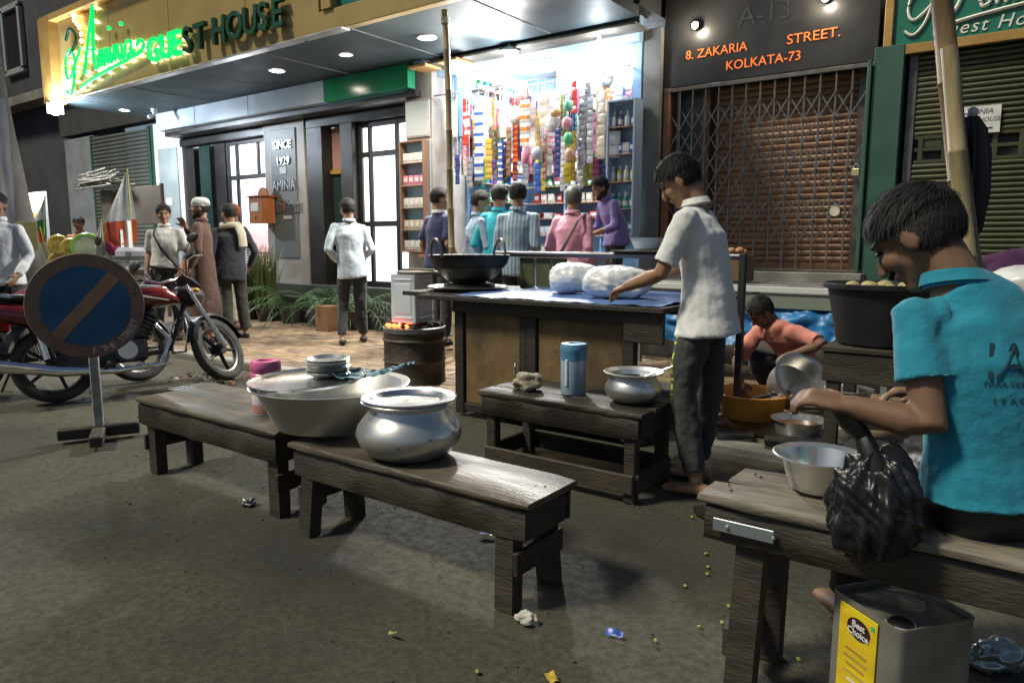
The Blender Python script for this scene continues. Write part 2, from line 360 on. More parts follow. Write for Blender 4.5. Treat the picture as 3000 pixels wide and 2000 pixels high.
# reception room behind the left door
G('wall', -13.2, -9.2, 9.7, 9.8, .6, 3.3, white_m); G('wall', -13.3, -13.2, 7.8, 9.8, .6, 3.3, white_m); G('wall', -9.2, -9.1, 7.8, 9.8, .6, 3.3, white_m)
G('dado', -13.2, -9.2, 9.66, 9.697, .6, 1.5, pinkwall_m); G('dado', -13.197, -13.16, 7.8, 9.65, .6, 1.5, pinkwall_m)
G('floor', -13.3, -9.1, FY + .05, 9.8, .4, .6, mat('tile_floor', (.5, .5, .48), (.42, .42, .4), 3, .3)); G('ceiling', -13.3, -9.1, FY + .1, 9.8, 3.3, 3.36, white_m)
rl = thing('tube_light', 'white tube light on the ceiling of the reception room behind the left doorway', 'light', (-11.3, 8.6, 3.25))
MB().cyl((-.5, 0, 0), (.5, 0, 0), .018).build('tube', glow('tube_glow', (.93, .96, 1), 30), rl); bx('batten', (0, 0, .035), (1.1, .05, .03), white_m, rl)
lamp(rl, (0, 0, -.1), 120, (.93, .96, 1.), .25)
def door(x0, x1, z0, z1, bars_x, bars_z, panes, label=None):
    d = ob('door', None, gh, ((x0 + x1) / 2 + 10, 0, 0)); cx = (x0 + x1) / 2
    f = MB()
    for x in bars_x: f.box((x - cx, 0, (z0 + z1) / 2), (.07, .07, z1 - z0), .006)
    for z in bars_z: f.box((0, 0, z), (x1 - x0, .062, .075), .006)
    f.build('frame', blackplastic_m, d)
    for a, b_, c, e, m in panes: MB().box(((a + b_) / 2 - cx, .012, (c + e) / 2), (b_ - a, .012, e - c)).build('pane', m, d, 0)
    return d
door(-11.62, -10.36, .6, 2.98, (-11.58, -11.32, -10.4), (2.94, 2.36), [(-11.55, -11.35, .62, 2.32, frost2_m), (-11.55, -10.75, 2.4, 2.9, frost_m), (-10.68, -10.43, 2.4, 2.9, frost_m), (-11.285, -10.44, 1.54, 2.32, frost_m)])
G('mullion', -10.75, -10.68, FY - .03, FY + .03, 2.4, 2.9, blackplastic_m)
# pillar with the raised letters
pl = ob('pillar', None, gh, (0, 0, 0)); tag(pl, 'grey stone pillar with raised metal letters SINCE 1929 AMINIA')
G('pillar_core', -10.33, -9.3, 7.28, FY + .3, .06, 3.12, marble_m, pl)
G('inlay', -10.13, -9.5, 7.262, 7.28, 1.0, 3.02, granite_m, pl)
lt = mat('steel_letters', (.62, .64, .66), rough=.3, metal=.9)
for s, z, sz, xs in (('SINCE', 2.72, .17, 1.), ('1929', 2.47, .17, 1.), ('AMINIA', 2.07, .235, .72), ('\u0986\u09bf\u09ae\u09a8\u09c0\u09df\u09be', 1.72, .24, .8)):
    text('lettering', s, sz, (-9.80 + 10, 7.25 - FY, z), (R(90), 0, 0), lt, pl, .012, 'CENTER', xs=xs)
G('plaque', -9.9, -9.74, 7.25, 7.262, 2.33, 2.43, white_m, pl, 0); G('plaque', -9.85, -9.66, 7.25, 7.262, 1.62, 1.67, white_m, pl, 0)
# recess between pillar and right door
for x0, x1 in ((-9.28, -8.92), (-8.5, -8.24)): G('column', x0, x1, 7.3, FY + .3, .06, 2.98, blackglass_m)
G('recess_panel', -8.92, -8.5, FY + .05, FY + .1, 2.35, 2.98, mat('pink_niche', (.45, .25, .2), rough=.6)); G('recess_panel', -8.92, -8.5, FY + .05, FY + .1, .06, 2.28, darkgreen_m)
G('niche_frame', -8.92, -8.5, FY + .0, FY + .06, 2.28, 2.347, gold_m); G('niche_frame', -8.62, -8.52, FY + .0, FY + .05, 1.2, 2.28, gold_m); G('niche_frame', -8.92, -8.62, FY + .01, FY + .05, 1.2, 1.28, gold_m)
door(-8.24, -6.96, .6, 2.98, (-8.2, -8.0, -7.45, -7.0), (2.94, 2.52, 1.52, .64), [(-8.165, -7.487, 2.56, 2.9, frost_m), (-7.413, -7.037, 2.56, 2.9, frost_m), (-8.165, -8.037, .68, 2.48, frost_m),
     (-7.963, -7.487, 1.56, 2.48, frost2_m), (-7.413, -7.037, 1.56, 2.48, frost2_m), (-7.963, -7.487, .68, 1.48, frost2_m), (-7.413, -7.037, .68, 1.48, frost2_m)])
G('pillar', -6.95, -6.47, 7.1, FY + .3, .06, 3.497, marble_m)
step_m = mat('step_stone', (.34, .34, .31), (.24, .24, .22), 4, .5, c3=(.17, .17, .15))
for i in range(3): G('step', -12.3, -10.36, 6.55 + i * .3, FY + .1, PZ + i * .18, PZ + (i + 1) * .18 - .003, step_m)
stepd_m = mat('step_dark', (.07, .075, .07), (.045, .05, .047), 4, .4)
for i in range(3): G('step', -10.34, -6.5, 6.75 + i * .22, FY + .1, PZ + i * .18, PZ + (i + 1) * .18 - .003, stepd_m)

# ------------------------------------------------------------------ gold sign box with script and letters
sg = thing('fascia_sign', 'long gold guest house sign box with green lit script above the canopy', 'sign', (-9, 5.4, 3.5))
xs_ = [-12.93, -11.25, -9.62, -7.9, -6.56]
for a, b_ in zip(xs_, xs_[1:]): MB().box(((a + b_) / 2 + 9, .03, .60), (b_ - a - .008, .06, 1.2), .004).build('panel', sign_m, sg)
MB().box((-4.12, -.04, .62), (.36, .2, 1.3), .006).build('end_post', gold_m, sg)
MB().box((3.99, .02, .11), (3.12, .1, .218), .006).build('lower_frame', sign_m, sg)
MB().box((-.62, -.015, -.012), (7.0, .12, .02), .004).build('trim', alu_m, sg)
MB().box((2.62, .0, .76), (.16, .12, 1.08), .006).build('side_frame', sign_m, sg)
MB().box((4.11, .06, .86), (2.86, .05, 1.28), .004).build('green_panel', mat('teal_board', (.02, .16, .13), rough=.3), sg)
MB().box((-.7, -.02, 1.26), (7.2, .2, .1), .006).build('top_trim', gold_m, sg)
MB().box((.6, .8, .62), (9.8, 1.3, 1.2)).build('box_back', upper_m, sg)
def letters(s, x, z, size, m, adv=None, lit=False):
    for ch, dx in zip(s, adv):
        if ch == ' ': continue
        L = text('letter', ch, size, (x + dx + 9, -.07, z - 3.5), (R(90), 0, 0), m, sg, .028, bevel=.006)
        if lit:
            e = MB()
            for k in range(7):
                e.ball((.03 + (k % 2) * .17, .0 + (k // 2) * .085 + .02, -.050), .016, 6, 4)
            e.build('backlight', halo_led, L)
letters('GUE', -10.08, 3.68, .44, green_led, (0, .33, .63), True)
letters('ST HOUSE', -9.16, 3.675, .44, greenoff_m, (0, .26, 0, .66, .97, 1.31, 1.61, 1.87))
def stroke(mb, pts, r, sub=8, y=-.07):
    P = [Vector(p) for p in pts]; out = []
    for i in range(len(P) - 1):
        a, b, c, d = P[max(i - 1, 0)], P[i], P[i + 1], P[min(i + 2, len(P) - 1)]
        for k in range(sub):
            t = k / sub; out.append(.5 * ((2 * b) + (c - a) * t + (2 * a - 5 * b + 4 * c - d) * t * t + (3 * b - a - 3 * c + d) * t ** 3))
    out.append(P[-1])
    mb.loft([(p.x, y, p.y) for p in out], [(r, .02)] * len(out), (0, 0, 1), 8, 'flat'); return out
def script(parent, m, ox, oz, s, led=None, y=-.07, th=1.):
    T = lambda L: [(ox + x * s, oz + z * s) for x, z in L]
    strokes = [([(.62, .62), (.36, .36), (.12, .16), (.02, .30), (.06, .52), (.26, .62), (.36, .44), (.28, .1), (.12, -.08), (-.02, .0)], .028),       # looping lead-in
               ([(1.12, 1.16), (.98, .86), (.84, .56), (.72, .26), (.66, .18)], .036), ([(1.12, 1.16), (1.08, .8), (1.04, .46), (1.06, .22), (1.16, .24)], .03),
               ([(.74, .48), (.92, .52), (1.1, .5)], .022),
               ([(1.16, .24), (1.24, .46), (1.26, .22), (1.34, .46), (1.38, .22), (1.46, .46), (1.50, .24), (1.58, .30)], .026),                         # m
               ([(1.58, .46), (1.60, .24), (1.68, .30), (1.72, .47), (1.74, .24), (1.82, .46), (1.86, .24), (1.94, .30)], .026),                         # i n
               ([(1.95, .46), (1.97, .24), (2.05, .30)], .026), ([(2.22, .43), (2.12, .47), (2.06, .35), (2.12, .23), (2.22, .34), (2.25, .47), (2.24, .27), (2.36, .30)], .026),
               ([(.5, -.02), (.9, .06), (1.5, .14), (2.1, .2), (2.5, .26), (2.62, .36), (2.5, .42), (2.4, .36)], .034)]
    for L, r in strokes:
        mb = MB(); out = stroke(mb, T(L), r * s * th, 8, y); o = mb.build('script_stroke', m, parent)
        if led:
            e = MB()
            for p in out[::5]: e.ball((p.x + .0, y + .05, p.y - .02), .017, 6, 4)
            e.build('backlight', led, o)
    for x in (1.61, 1.99):
        MB().ball((ox + x * s, y, oz + .74 * s), .035 * s).build('script_dot', m, parent)
script(sg, green_led, -12.6 + 9, .10 + .02, .93, halo_led)
em = MB(); stroke(em, [(-3.5, .86), (-3.35, 1.0), (-3.2, .94), (-3.16, .8), (-3.3, .68), (-3.42, .62)], .03)
em.build('emblem', greenoff_m, sg)
e2 = MB()
for i, (x, z) in enumerate([(-3.22, 1.12), (-3.14, 1.05), (-3.06, .98), (-3.02, .88), (-3.03, .78), (-3.08, .68), (-3.18, .6), (-3.3, .55), (-3.4, .53), (-3.16, 1.16), (-3.26, 1.2)]): e2.ball((x, -.05, z), (.035, .02, .035), 8, 5)
e2.build('emblem_light', glow('emblem_orange', (1, .55, .22), 6), sg)
# lit corner floodlight, downlights, cctv
fl = thing('floodlight', 'glaring white floodlight under the outer corner of the gold sign', 'light', (-13.0, 5.30, 3.36), R(62))
bx('housing', (0, .03, .03), (.24, .06, .18), blackplastic_m, fl); MB().ball((0, -.03, .02), (.11, .06, .10), 20, 12).build('lens', glow('flood_lens', (.80, .89, 1.), 60), fl)
bx('bracket', (0, .05, .11), (.04, .04, .09), black_m, fl)
lamp(fl, (0, -.2, -.04), 130, (.74, .86, 1.), .1)
for i, (x, y) in enumerate([(-12.91, 6.36), (-8.35, 6.14), (-6.98, 6.13), (-5.69, 6.17)]):
    names = ['small warm downlight in the soffit next to the glaring floodlight', 'round downlight in the soffit above the lettered pillar', 'small downlight in the soffit above the right glass doors', 'largest round downlight in the soffit, beside the tall bamboo pole']
    r = (.06, .085, .06, .085)[i]
    d = thing('downlight', names[i], 'light', (x, y, 3.5), 0, 'downlights in the canopy soffit')
    MB().lathe([(r, -.004), (r + .02, -.012), (r + .03, -.006), (r + .03, .001)], 24).build('ring', white_m, d)
    MB().lathe([(0.0005, -.006), (r, -.006)], 24).build('lens', down_m, d)
    lamp(d, (0, 0, -.05), (26, 50, 30, 60)[i], (1., .88, .70), r, 'SPOT', 150, .6)
cc = thing('cctv_camera', 'small white dome camera hanging near the left end of the soffit', 'camera', (-12.3, 6.55, 3.49))
MB().cyl((0, 0, 0), (0, 0, -.06), .05, .045).build('mount', white_m, cc); MB().loft([(0, 0, -.05), (0, -.02, -.1), (.03, -.1, -.15)], [.02, .02, .035], n=10).build('body', white_m, cc)

# ------------------------------------------------------------------ roller shutters
def slat_mesh(w_, pitch, depth, m):
    prof = []
    for k in range(8): t = k / 7; prof.append((-depth * math.sin(math.pi * t) ** .8 if 0 < t < 1 else 0., pitch * (.04 + .92 * t)))
    vs = []; fs = []
    for x in (-w_ / 2, w_ / 2):
        for y, z in prof: vs.append((x, y, z))
        for y, z in reversed(prof): vs.append((x, y + .006, z))
    n = 16
    for k in range(n): fs.append((k, (k + 1) % n, n + (k + 1) % n, n + k))
    fs += [tuple(range(n)), tuple(reversed(range(n, 2 * n)))]
    return MB().add(vs, fs).mesh('slat', m, 50)
def shutter(label, x0, x1, z0, z1, y, pitch, m, depth=.016, skip=None, guide=None):
    t = thing('roller_shutter', label, 'shutter', ((x0 + x1) / 2, y, z0)); me = slat_mesh(x1 - x0 - .1, pitch, depth, m)
    for i in range(int((z1 - z0 - .08) / pitch)):
        if skip and skip(i): continue
        ob('slat', me, t, (0, rnd.uniform(-.002, .002), .08 + i * pitch))
    bx('bottom_rail', (0, 0, .04), (x1 - x0 - .1, .04, .078), m, t)
    for s in (-1, 1): bx('guide_rail', (s * (x1 - x0 - .09) / 2, 0, (z1 - z0) / 2), (.07, .05, z1 - z0), guide or gate_m, t)
    return t
shutter('grey roller shutter closed at the far end under the floodlight', -16.7, -14.2, .5, 3.5, FY, .078, shutl_m, .02, guide=greenpaint_m)
shutter('rusty brown roller shutter behind the folding gate', -2.98, -1.42, .97, 2.9, FY + .14, .062, shutb_m, .010)
gs = shutter('green roller shutter pulled down beside the rusty gate', -1.08, 1.6, .55, 2.95, FY, .047, shutg_m, .015, skip=lambda i: 28 <= i <= 32)
MB().box((0, .08, 1.25), (2.6, .02, 2.4)).build('backing', black_m, gs)
vp = MB()                                            # vented row with small windows
for i in range(14):
    x = -1.2 + i * .185
    vp.box((x, 0, 1.515), (.04, .016, .235), .003)
for z in (1.41, 1.515, 1.62): vp.box((0, .001, z), (2.5, .014, .03), .003)
vp.build('vent_grille', shutg_m, gs)
for i in range(0, 14, 2): MB().box((-1.11 + i * .185, .012, 1.46 if i % 4 else 1.57), (.14, .01, .07)).build('vent_flap', shutg_m, gs)
# ------------------------------------------------------------------ building right of the shop: plinth, pillars, folding gate, boards
rh = thing('shop_house', 'dark shop building with raised stone plinth and green door pillar', 'building', (-1, FY, 0))
def H(name, x0, x1, y0, y1, z0, z1, m, b=.006, p=rh): return MB().box(((x0 + x1) / 2 + 1, (y0 + y1) / 2 - FY, (z0 + z1) / 2), (x1 - x0, y1 - y0, z1 - z0), b).build(name, m, p)
H('plinth', -3.42, 1.8, 7.0, FY + .3, .06, .80, concrete_m); H('plinth_ledge', -3.42, -1.3, 7.14, FY + .3, .803, .965, concrete_m)
H('wall', -3.3, 1.8, FY + .3, FY + .5, .06, 7, upper_m); H('pillar', -3.6, -3.40, 7.3, FY + .3, .06, 3.49, concrete_m)
H('pillar', -1.34, -1.1, 7.32, FY + .29, .803, 2.97, greenpaint_m); H('pipe', -1.385, -1.35, 7.28, 7.32, .8, 2.86, greenpaint_m)
H('jamb', -3.38, -3.30, 7.36, FY + .1, .966, 2.87, mat('rust_jamb', (.28, .13, .05), (.2, .09, .04), 6, .6)); H('jamb', -2.99, -2.9, FY + .02, FY + .2, .966, 2.87, mat('brown_jamb', (.14, .065, .035), rough=.6))
H('side_panel', -3.30, -2.99, FY + .12, FY + .14, .966, 2.87, mat('grey_panel', (.07, .075, .08), (.045, .05, .055), 4, .35))
MB().box((-2.16, FY + .115 - FY, 1.95), (.11, .006, .16)).build('picture', pm((.35, .5, .38)), rh)
gt = thing('folding_gate', 'steel collapsible lattice gate drawn across the rusty shutter', 'gate', (-2.36, 7.38, .966))
bar = MB().box((0, 0, .93), (.02, .012, 1.86), .003).mesh('gate_bar', gate_m)
for i in range(15): ob('gate_bar', bar, gt, (-.98 + i * .14, 0, 0))
l_ = math.hypot(.28, .46); st = MB().box((0, 0, 0), (.014, .004, l_), .001).mesh('lattice_strip', gate_m); an = math.atan2(.28, .46)
for zt in (1.45, .98, .50):
    for i in range(13):
        for s, y in ((1, -.011), (-1, .011)): ob('lattice_strip', st, gt, (-.84 + i * .14, y, zt), (0, s * an, 0))
bx('top_track', (0, 0, 1.875), (2.04, .05, .04), gate_m, gt); bx('bottom_track', (0, 0, .012), (2.04, .05, .022), gate_m, gt)
def padlock(label, loc, m, s=1.):
    t = thing('padlock', label, 'padlock', loc)
    MB().box((0, 0, -.03 * s), (.055 * s, .025 * s, .05 * s), .006).build('body', m, t)
    MB().tube([(.018 * s * math.cos(a), 0, .0 + .03 * s * math.sin(a)) for a in [math.pi * k / 8 for k in range(9)]], .005 * s, 6).build('shackle', chrome_m, t)
padlock('square padlock high on the gate edge by the green pillar', (-1.44, 7.345, 1.93), mat('brass', (.75, .62, .38), rough=.3, metal=.9), 1.3)
pk = thing('padlock', 'round pale padlock hanging low on the folding gate', 'padlock', (-1.60, 7.35, 1.60))
MB().cyl((0, -.012, -.06), (0, .012, -.06), .045, n=20).build('body', pm((.75, .70, .55), .3), pk); MB().tube([(.016 * math.cos(a), 0, .0 + .03 * math.sin(a) - .02) for a in [math.pi * k / 8 for k in range(9)]], .005, 6).build('shackle', chrome_m, pk)
bp_ = thing('address_board', 'black glossy fascia board reading 8. ZAKARIA STREET KOLKATA-73 in orange', 'sign', (-2.36, 7.4, 2.87))
MB().box((0, 0, .55), (2.07, .06, 1.1), .006).build('board', blackglass_m, bp_)
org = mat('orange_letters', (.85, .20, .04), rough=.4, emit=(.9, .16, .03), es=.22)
for s, x, z, xs in (('8. ZAKARIA', -.79, .262, 1.0), ('STREET.', .23, .258, 1.12), ('KOLKATA-73', -.36, .10, 1.)): text('lettering', s, .125, (x, -.033, z), (R(90), 0, 0), org, bp_, .004, xs=xs)
text('old_number', 'A-13', .26, (-.25, -.033, .5), (R(90), 0, 0), mat('ghost_letters', (.035, .034, .033), rough=.5), bp_, .001)
for i, (x, z) in enumerate([(-3.03, 3.44), (-1.78, 3.47)]):  # lamp reflections on the glossy board, built as small glowing lamps
    t = thing('spot_lamp', ['small lit spot lamp on the black board above the number 8', 'small lit spot lamp on the black board above the word STREET'][i], 'light', (x, 7.3, z))
    MB().cyl((0, .06, 0), (0, 0, 0), .02, .04).build('housing', black_m, t); MB().lathe([(.0005, 0), (.034, 0)], 18, Matrix.Rotation(R(90), 4, 'X')).build('lens', glow('spot_glow', (1, .93, .72), 45), t)
    lamp(t, (0, -.05, -.02), 4.5, (1., .9, .7), .03)
gb = thing('green_signboard', 'green signboard in gold frame with white script over the green shutter', 'sign', (-1.28, 7.36, 2.88))
MB().box((1.4, .03, .55), (2.8, .04, 1.1), .004).build('board', board_m, gb)
for c, d in (((1.4, 0, .04), (2.8, .06, .08)), ((.035, .001, .61), (.07, .058, 1.06)), ((1.4, 0, 1.1), (2.8, .06, .08))): MB().box(c, d, .005).build('frame', gold_m, gb)
wl = mat('cream_letters', (.80, .78, .68), rough=.5)
script(gb, wl, .17, .20, .52, y=-.0, th=.9)
text('lettering', 'Guest House', .15, (.36, .004, .115), (R(90), 0, 0), wl, gb, .003, shear=.25, space=1.15)
pn = thing('paper_notice', 'white paper notice with arrow pasted on the green shutter', 'notice', (-.52, 7.41, 2.28)); MB().box((0, 0, 0), (.32, .004, .225)).build('paper', pm((.80, .79, .74), .8), pn)
ink = pm((.05, .05, .06), .8)
text('print', 'AMINIA', .062, (0, -.003, .045), (R(90), 0, 0), ink, pn, .0006, 'CENTER', shear=.2); text('print', 'GUEST HOUSE', .05, (0, -.003, -.02), (R(90), 0, 0), ink, pn, .0006, 'CENTER', shear=.2)
MB().prism([(-.13, -.075), (-.1, -.06), (-.1, -.068), (.11, -.068), (.11, -.082), (-.1, -.082), (-.1, -.09)], .0025, .0035, Matrix.Rotation(R(90), 4, 'X')).build('arrow', ink, pn)
# ------------------------------------------------------------------ neighbouring dark house and far lane on the left
nh = thing('neighbour_house', 'unlit old building beyond the far end of the gold sign', 'building', (-24, FY, 0))
MB().box((-1, .6, 6), (16, .6, 12)).build('wall', mat('night_wall', (.055, .058, .07), (.035, .036, .045), 1.2, .9, c3=(.025, .025, .03)), nh)
MB().box((6.5, .2, 1.8), (1.4, .2, 3.5)).build('grey_bay', mat('grey_bay', (.28, .30, .32), (.2, .22, .24), 2, .8), nh)
for i, (x, z) in enumerate([(3.1, 6.2), (.3, 6.2), (-2.6, 6.2), (3.3, 9.2)]):
    f = MB()
    for sx in (-1, 1): f.box((x + sx * .5, .25, z), (.14, .1, 1.5), .01)
    for sz in (-1, 1): f.box((x, .25, z + sz * .75), (1.14, .1, .14), .01)
    wd = f.build('window', pm((.30, .33, .33), .7), nh); MB().box((x, .28, z), (.9, .03, 1.4)).build('pane', mat('window_dark%d' % i, (.03, .025, .03), rough=.3), wd)
MB().box((-1, .1, 4.6), (16, .5, .2)).build('ledge', concrete_m, nh)
hs = thing('opposite_house', 'dark house closing the lane behind the flag cart', 'building', (-30, -2, 0))
MB().box((0, 0, 6), (3, 20, 12)).build('wall', mat('far_wall', (.05, .05, .055), (.03, .03, .035), .8, .9), hs)
# ------------------------------------------------------------------ the lit general shop
sh = thing('general_shop', 'brightly lit general shop bay with pale blue walls and full shelves', 'building', (-5, FY, 0))
def Q(name, x0, x1, y0, y1, z0, z1, m, b=.004, p=sh): return MB().box(((x0 + x1) / 2 + 5, (y0 + y1) / 2 - FY, (z0 + z1) / 2), (x1 - x0, y1 - y0, z1 - z0), b).build(name, m, p)
Q('floor', -6.47, -3.6, 7.0, 9.2, .06, .42, concrete_m); Q('wall', -6.50, -6.42, FY + .3, 9.2, .42, 3.8, bluewhite_m); Q('wall', -3.6, -3.52, FY + .3, 9.2, .42, 3.8, bluewhite_m)
Q('wall', -6.6, -3.4, 9.2, 9.28, .42, 3.8, bluewhite_m); Q('ceiling', -6.5, -3.5, 7.2, 9.3, 3.66, 3.72, white_m)
Q('post', -6.24, -6.08, 7.3, 7.42, 2.6, 3.65, bluewhite_m); Q('post', -6.38, -6.26, 7.34, 7.42, 2.4, 3.65, bluewhite_m); Q('post', -3.72, -3.61, 7.28, 7.4, 2.4, 3.65, bluewhite_m)
Q('header', -6.45, -3.6, 7.2, 7.29, 3.36, 3.65, mat('header_blue', (.40, .55, .72), rough=.35)); Q('canopy_board', -6.5, -3.5, 6.89, 7.19, 3.44, 3.47, woodpale_m)
for x in (-6.6, -6.1): Q('canopy_plank', x, x + .3, 6.80, 7.1, 3.405, 3.438, mat('orange_plank_%d' % int(-x * 10), (.60, .33, .12), rough=.5))
Q('poster', -6.2, -6.12, 7.292, 7.298, 3.2, 3.5, white_m, 0)
shelf_m = mat('shelf_board', (.30, .22, .15), (.24, .17, .11), 5, .6)
ZS = [1.35, 1.60, 1.82, 2.06, 2.26, 2.46, 2.68, 2.87, 3.08, 3.29]
for z in ZS:
    Q('shelf', -6.22, -3.6, 8.9, 9.2, z - .018, z, shelf_m, .002); Q('shelf', -6.42, -6.2, 7.78, 8.896, z - .018, z, shelf_m, .002)
for x in (-5.6, -5.0, -4.35): Q('shelf_divider', x, x + .018, 8.91, 9.2, 1.1, 3.3, bluewhite_m, .002)
lb = thing('light_box', 'blazing white light panel high at the back of the shop', 'light', (-4.95, 8.88, 3.53))
bx('case', (0, .04, 0), (1.56, .06, .42), white_m, lb); MB().box((0, -.004, 0), (1.5, .02, .38), .004).build('diffuser', glow('panel_glow', (.93, .96, 1.), 9), lb)
lamp(lb, (0, -.35, -.1), 72, (.90, .95, 1.), .3)
blabel = ['bare bulb hanging at the left end of the shop header', 'brightest bare bulb in a fitting above the middle of the shop front', 'bare bulb at the right end of the shop header']
for i, (x, y, z, e) in enumerate([(-5.90, 6.98, 3.30, 6), (-5.10, 6.92, 3.36, 14), (-3.95, 6.96, 3.32, 6)]):
    t = thing('bulb', blabel[i], 'bulb', (x, y, z), 0, 'bare bulbs along the shop front')
    MB().loft([(0, 0, .13), (0, 0, .06)], [.018, .022], n=10).build('holder', white_m, t)
    MB().ball((0, 0, 0), (.052, .052, .062) if i == 1 else (.04, .04, .05)).build('glass', bulb_m, t)
    MB().tube([(0, 0, .12), (0, .01, .125), (0, .01, 3.44 - z)], .005, 6).build('cord', black_m, t)
    lamp(t, (0, -.07, -.07), e, (.84, .92, 1.), .05)
    if i == 1:  # hood and street-aimed spot added so bulb light reaches the road
        MB().lathe([(.03, .10), (.07, .085), (.10, .05), (.105, .05), (.072, .092), (.03, .108)], 24).build('reflector', white_m, t)
        lamp(t, (0, -.09, -.05), 330, (1., .97, .9), .16, 'SPOT', 130, .7, (-Vector((0, -.86, -.5))).to_track_quat('Z', 'Y').to_euler())
MB().box((0, 0, 0), (.3, .16, .05), .01)
tl = thing('tube_light', 'white tube light under the shop ceiling behind the header', 'light', (-5.0, 8.0, 3.60))  # unseen tube, added to brighten the shop inside
MB().cyl((-.6, 0, 0), (.6, 0, 0), .018).build('tube', glow('shop_tube', (.9, .95, 1), 30), tl); bx('batten', (0, 0, .04), (1.3, .05, .04), white_m, tl); lamp(tl, (0, 0, -.12), 48, (.88, .94, 1.), .25)
# glazed cabinets left and right of the opening
def cabinet(label, x0, x1, y0, y1, z0, z1, rows, m):
    t = thing('display_cabinet', label, 'cabinet', ((x0 + x1) / 2, (y0 + y1) / 2, z0)); w_, d, h = x1 - x0, y1 - y0, z1 - z0
    bx('back', (0, d / 2 - .01, h / 2), (w_, .02, h), mat('cab_back', (.33, .5, .62), rough=.5), t)
    for s in (-1, 1): bx('side', (s * (w_ / 2 - .012), -.012, h / 2), (.024, d - .024, h), m, t)
    for z in (0., h - .024): bx('board', (0, -.012, z + .012), (w_ - .05, d - .026, .024), m, t)
    for i in range(1, rows): bx('shelf', (0, -.012, h * i / rows), (w_ - .05, d - .03, .012), shelf_m, t)
    return t
cabinet('small glazed wall cabinet with pale cartons between the glass doors and the shop', -6.93, -6.49, 6.94, 7.09, 1.12, 2.56, 5, mat('cab_brown', (.24, .14, .09), rough=.5))
cabinet('tall glazed cabinet of bottles at the right end of the shop front', -3.90, -3.56, 7.06, 7.25, 1.32, 2.76, 5, mat('cab_blue', (.42, .52, .66), rough=.4))
mc = MB(); mc.box((-6.71, 7.06, 2.85), (.44, .06, .5), .01)
t = thing('wall_mirror', 'pale mirror on the marble pillar beside the shop', 'mirror', (-6.71, 7.08, 2.62)); bx('frame', (0, 0, .22), (.42, .03, .46), marble_m, t); MB().box((0, -.018, .22), (.38, .008, .42)).build('glass', mat('mirror', (.45, .5, .5), rough=.15), t)
ct = thing('shop_counter', 'low glass fronted shop counter behind the customers', 'counter', (-5.2, 6.95, .06))
bx('body', (0, .1, .5), (2.4, .4, .98), mat('counter_front', (.25, .28, .33), rough=.35), ct); bx('top', (0, .08, 1.01), (2.5, .5, .04), mat('counter_top', (.34, .12, .08), rough=.3), ct); bx('glass_front', (0, -.11, .62), (2.3, .01, .6), mat('counter_glass', (.35, .45, .5), rough=.1), ct)
# goods on shelves
C = {'white': (.78, .78, .76), 'cream': (.72, .62, .48), 'red': (.62, .05, .04), 'blue': (.06, .14, .55), 'navy': (.03, .05, .22), 'green': (.08, .45, .12), 'yellow': (.80, .62, .04), 'orange': (.80, .30, .05),
     'pink': (.75, .30, .42), 'purple': (.25, .12, .45), 'brown': (.25, .12, .06), 'gold': (.65, .42, .06), 'silver': (.62, .63, .66), 'grey': (.30, .30, .32), 'black': (.025, .028, .02), 'olive': (.20, .22, .04), 'maroon': (.18, .03, .07), 'teal': (.02, .35, .36)}
_g = {}
def good(kind, c):
    if (kind, c) in _g: return _g[(kind, c)]
    m = [pm(C[c], .4), pm((.8, .8, .78), .4), pm(tuple(min(1, x * .45 + .02) for x in C[c]), .4)]; mb = MB()
    if kind == 'carton': mb.box((0, 0, .06), (.085, .06, .12), .003); mb.box((0, -.031, .07), (.06, .002, .045), 0, None, 1); mb.box((0, -.031, .025), (.07, .002, .014), 0, None, 2)
    elif kind == 'box': mb.box((0, 0, .035), (.13, .09, .07), .003); mb.box((0, -.0455, .035), (.1, .002, .035), 0, None, 1)
    elif kind == 'bottle': mb.lathe([(.001, 0), (.024, 0), (.026, .01), (.026, .085), (.02, .1), (.009, .112), (.009, .13)], 12); mb.lathe([(.012, .118), (.012, .145), (.001, .146)], 12, None, 1); mb.lathe([(.0265, .025), (.0265, .07)], 12, None, 1)
    elif kind == 'jar': mb.lathe([(.001, 0), (.036, 0), (.038, .008), (.038, .08), (.032, .09)], 14); mb.lathe([(.036, .088), (.036, .11), (.001, .111)], 14, None, 2); mb.lathe([(.0385, .02), (.0385, .065)], 14, None, 1)
    _g[(kind, c)] = mb.mesh(kind, m); return _g[(kind, c)]
LB = {'carton': 'upright {c} carton', 'box': 'flat {c} box', 'bottle': '{c} bottle', 'jar': '{c} lidded jar'}
def put(kind, c, loc, rz, where, sc=1.):
    o = ob(kind, good(kind, c), None, loc, (0, 0, rz), sc)
    return tag(o, LB[kind].format(c=c) + ' ' + where, kind, '%s %ss %s' % (c, kind, where))
PAL = [['carton', 'white', 'cream'], ['box', 'white', 'red'], ['carton', 'cream', 'red'], ['jar', 'green', 'teal'], ['carton', 'white', 'green'], ['box', 'purple', 'green'], ['bottle', 'yellow', 'green'], ['carton', 'teal', 'blue'], ['bottle', 'gold', 'white'], ['jar', 'white', 'gold']]
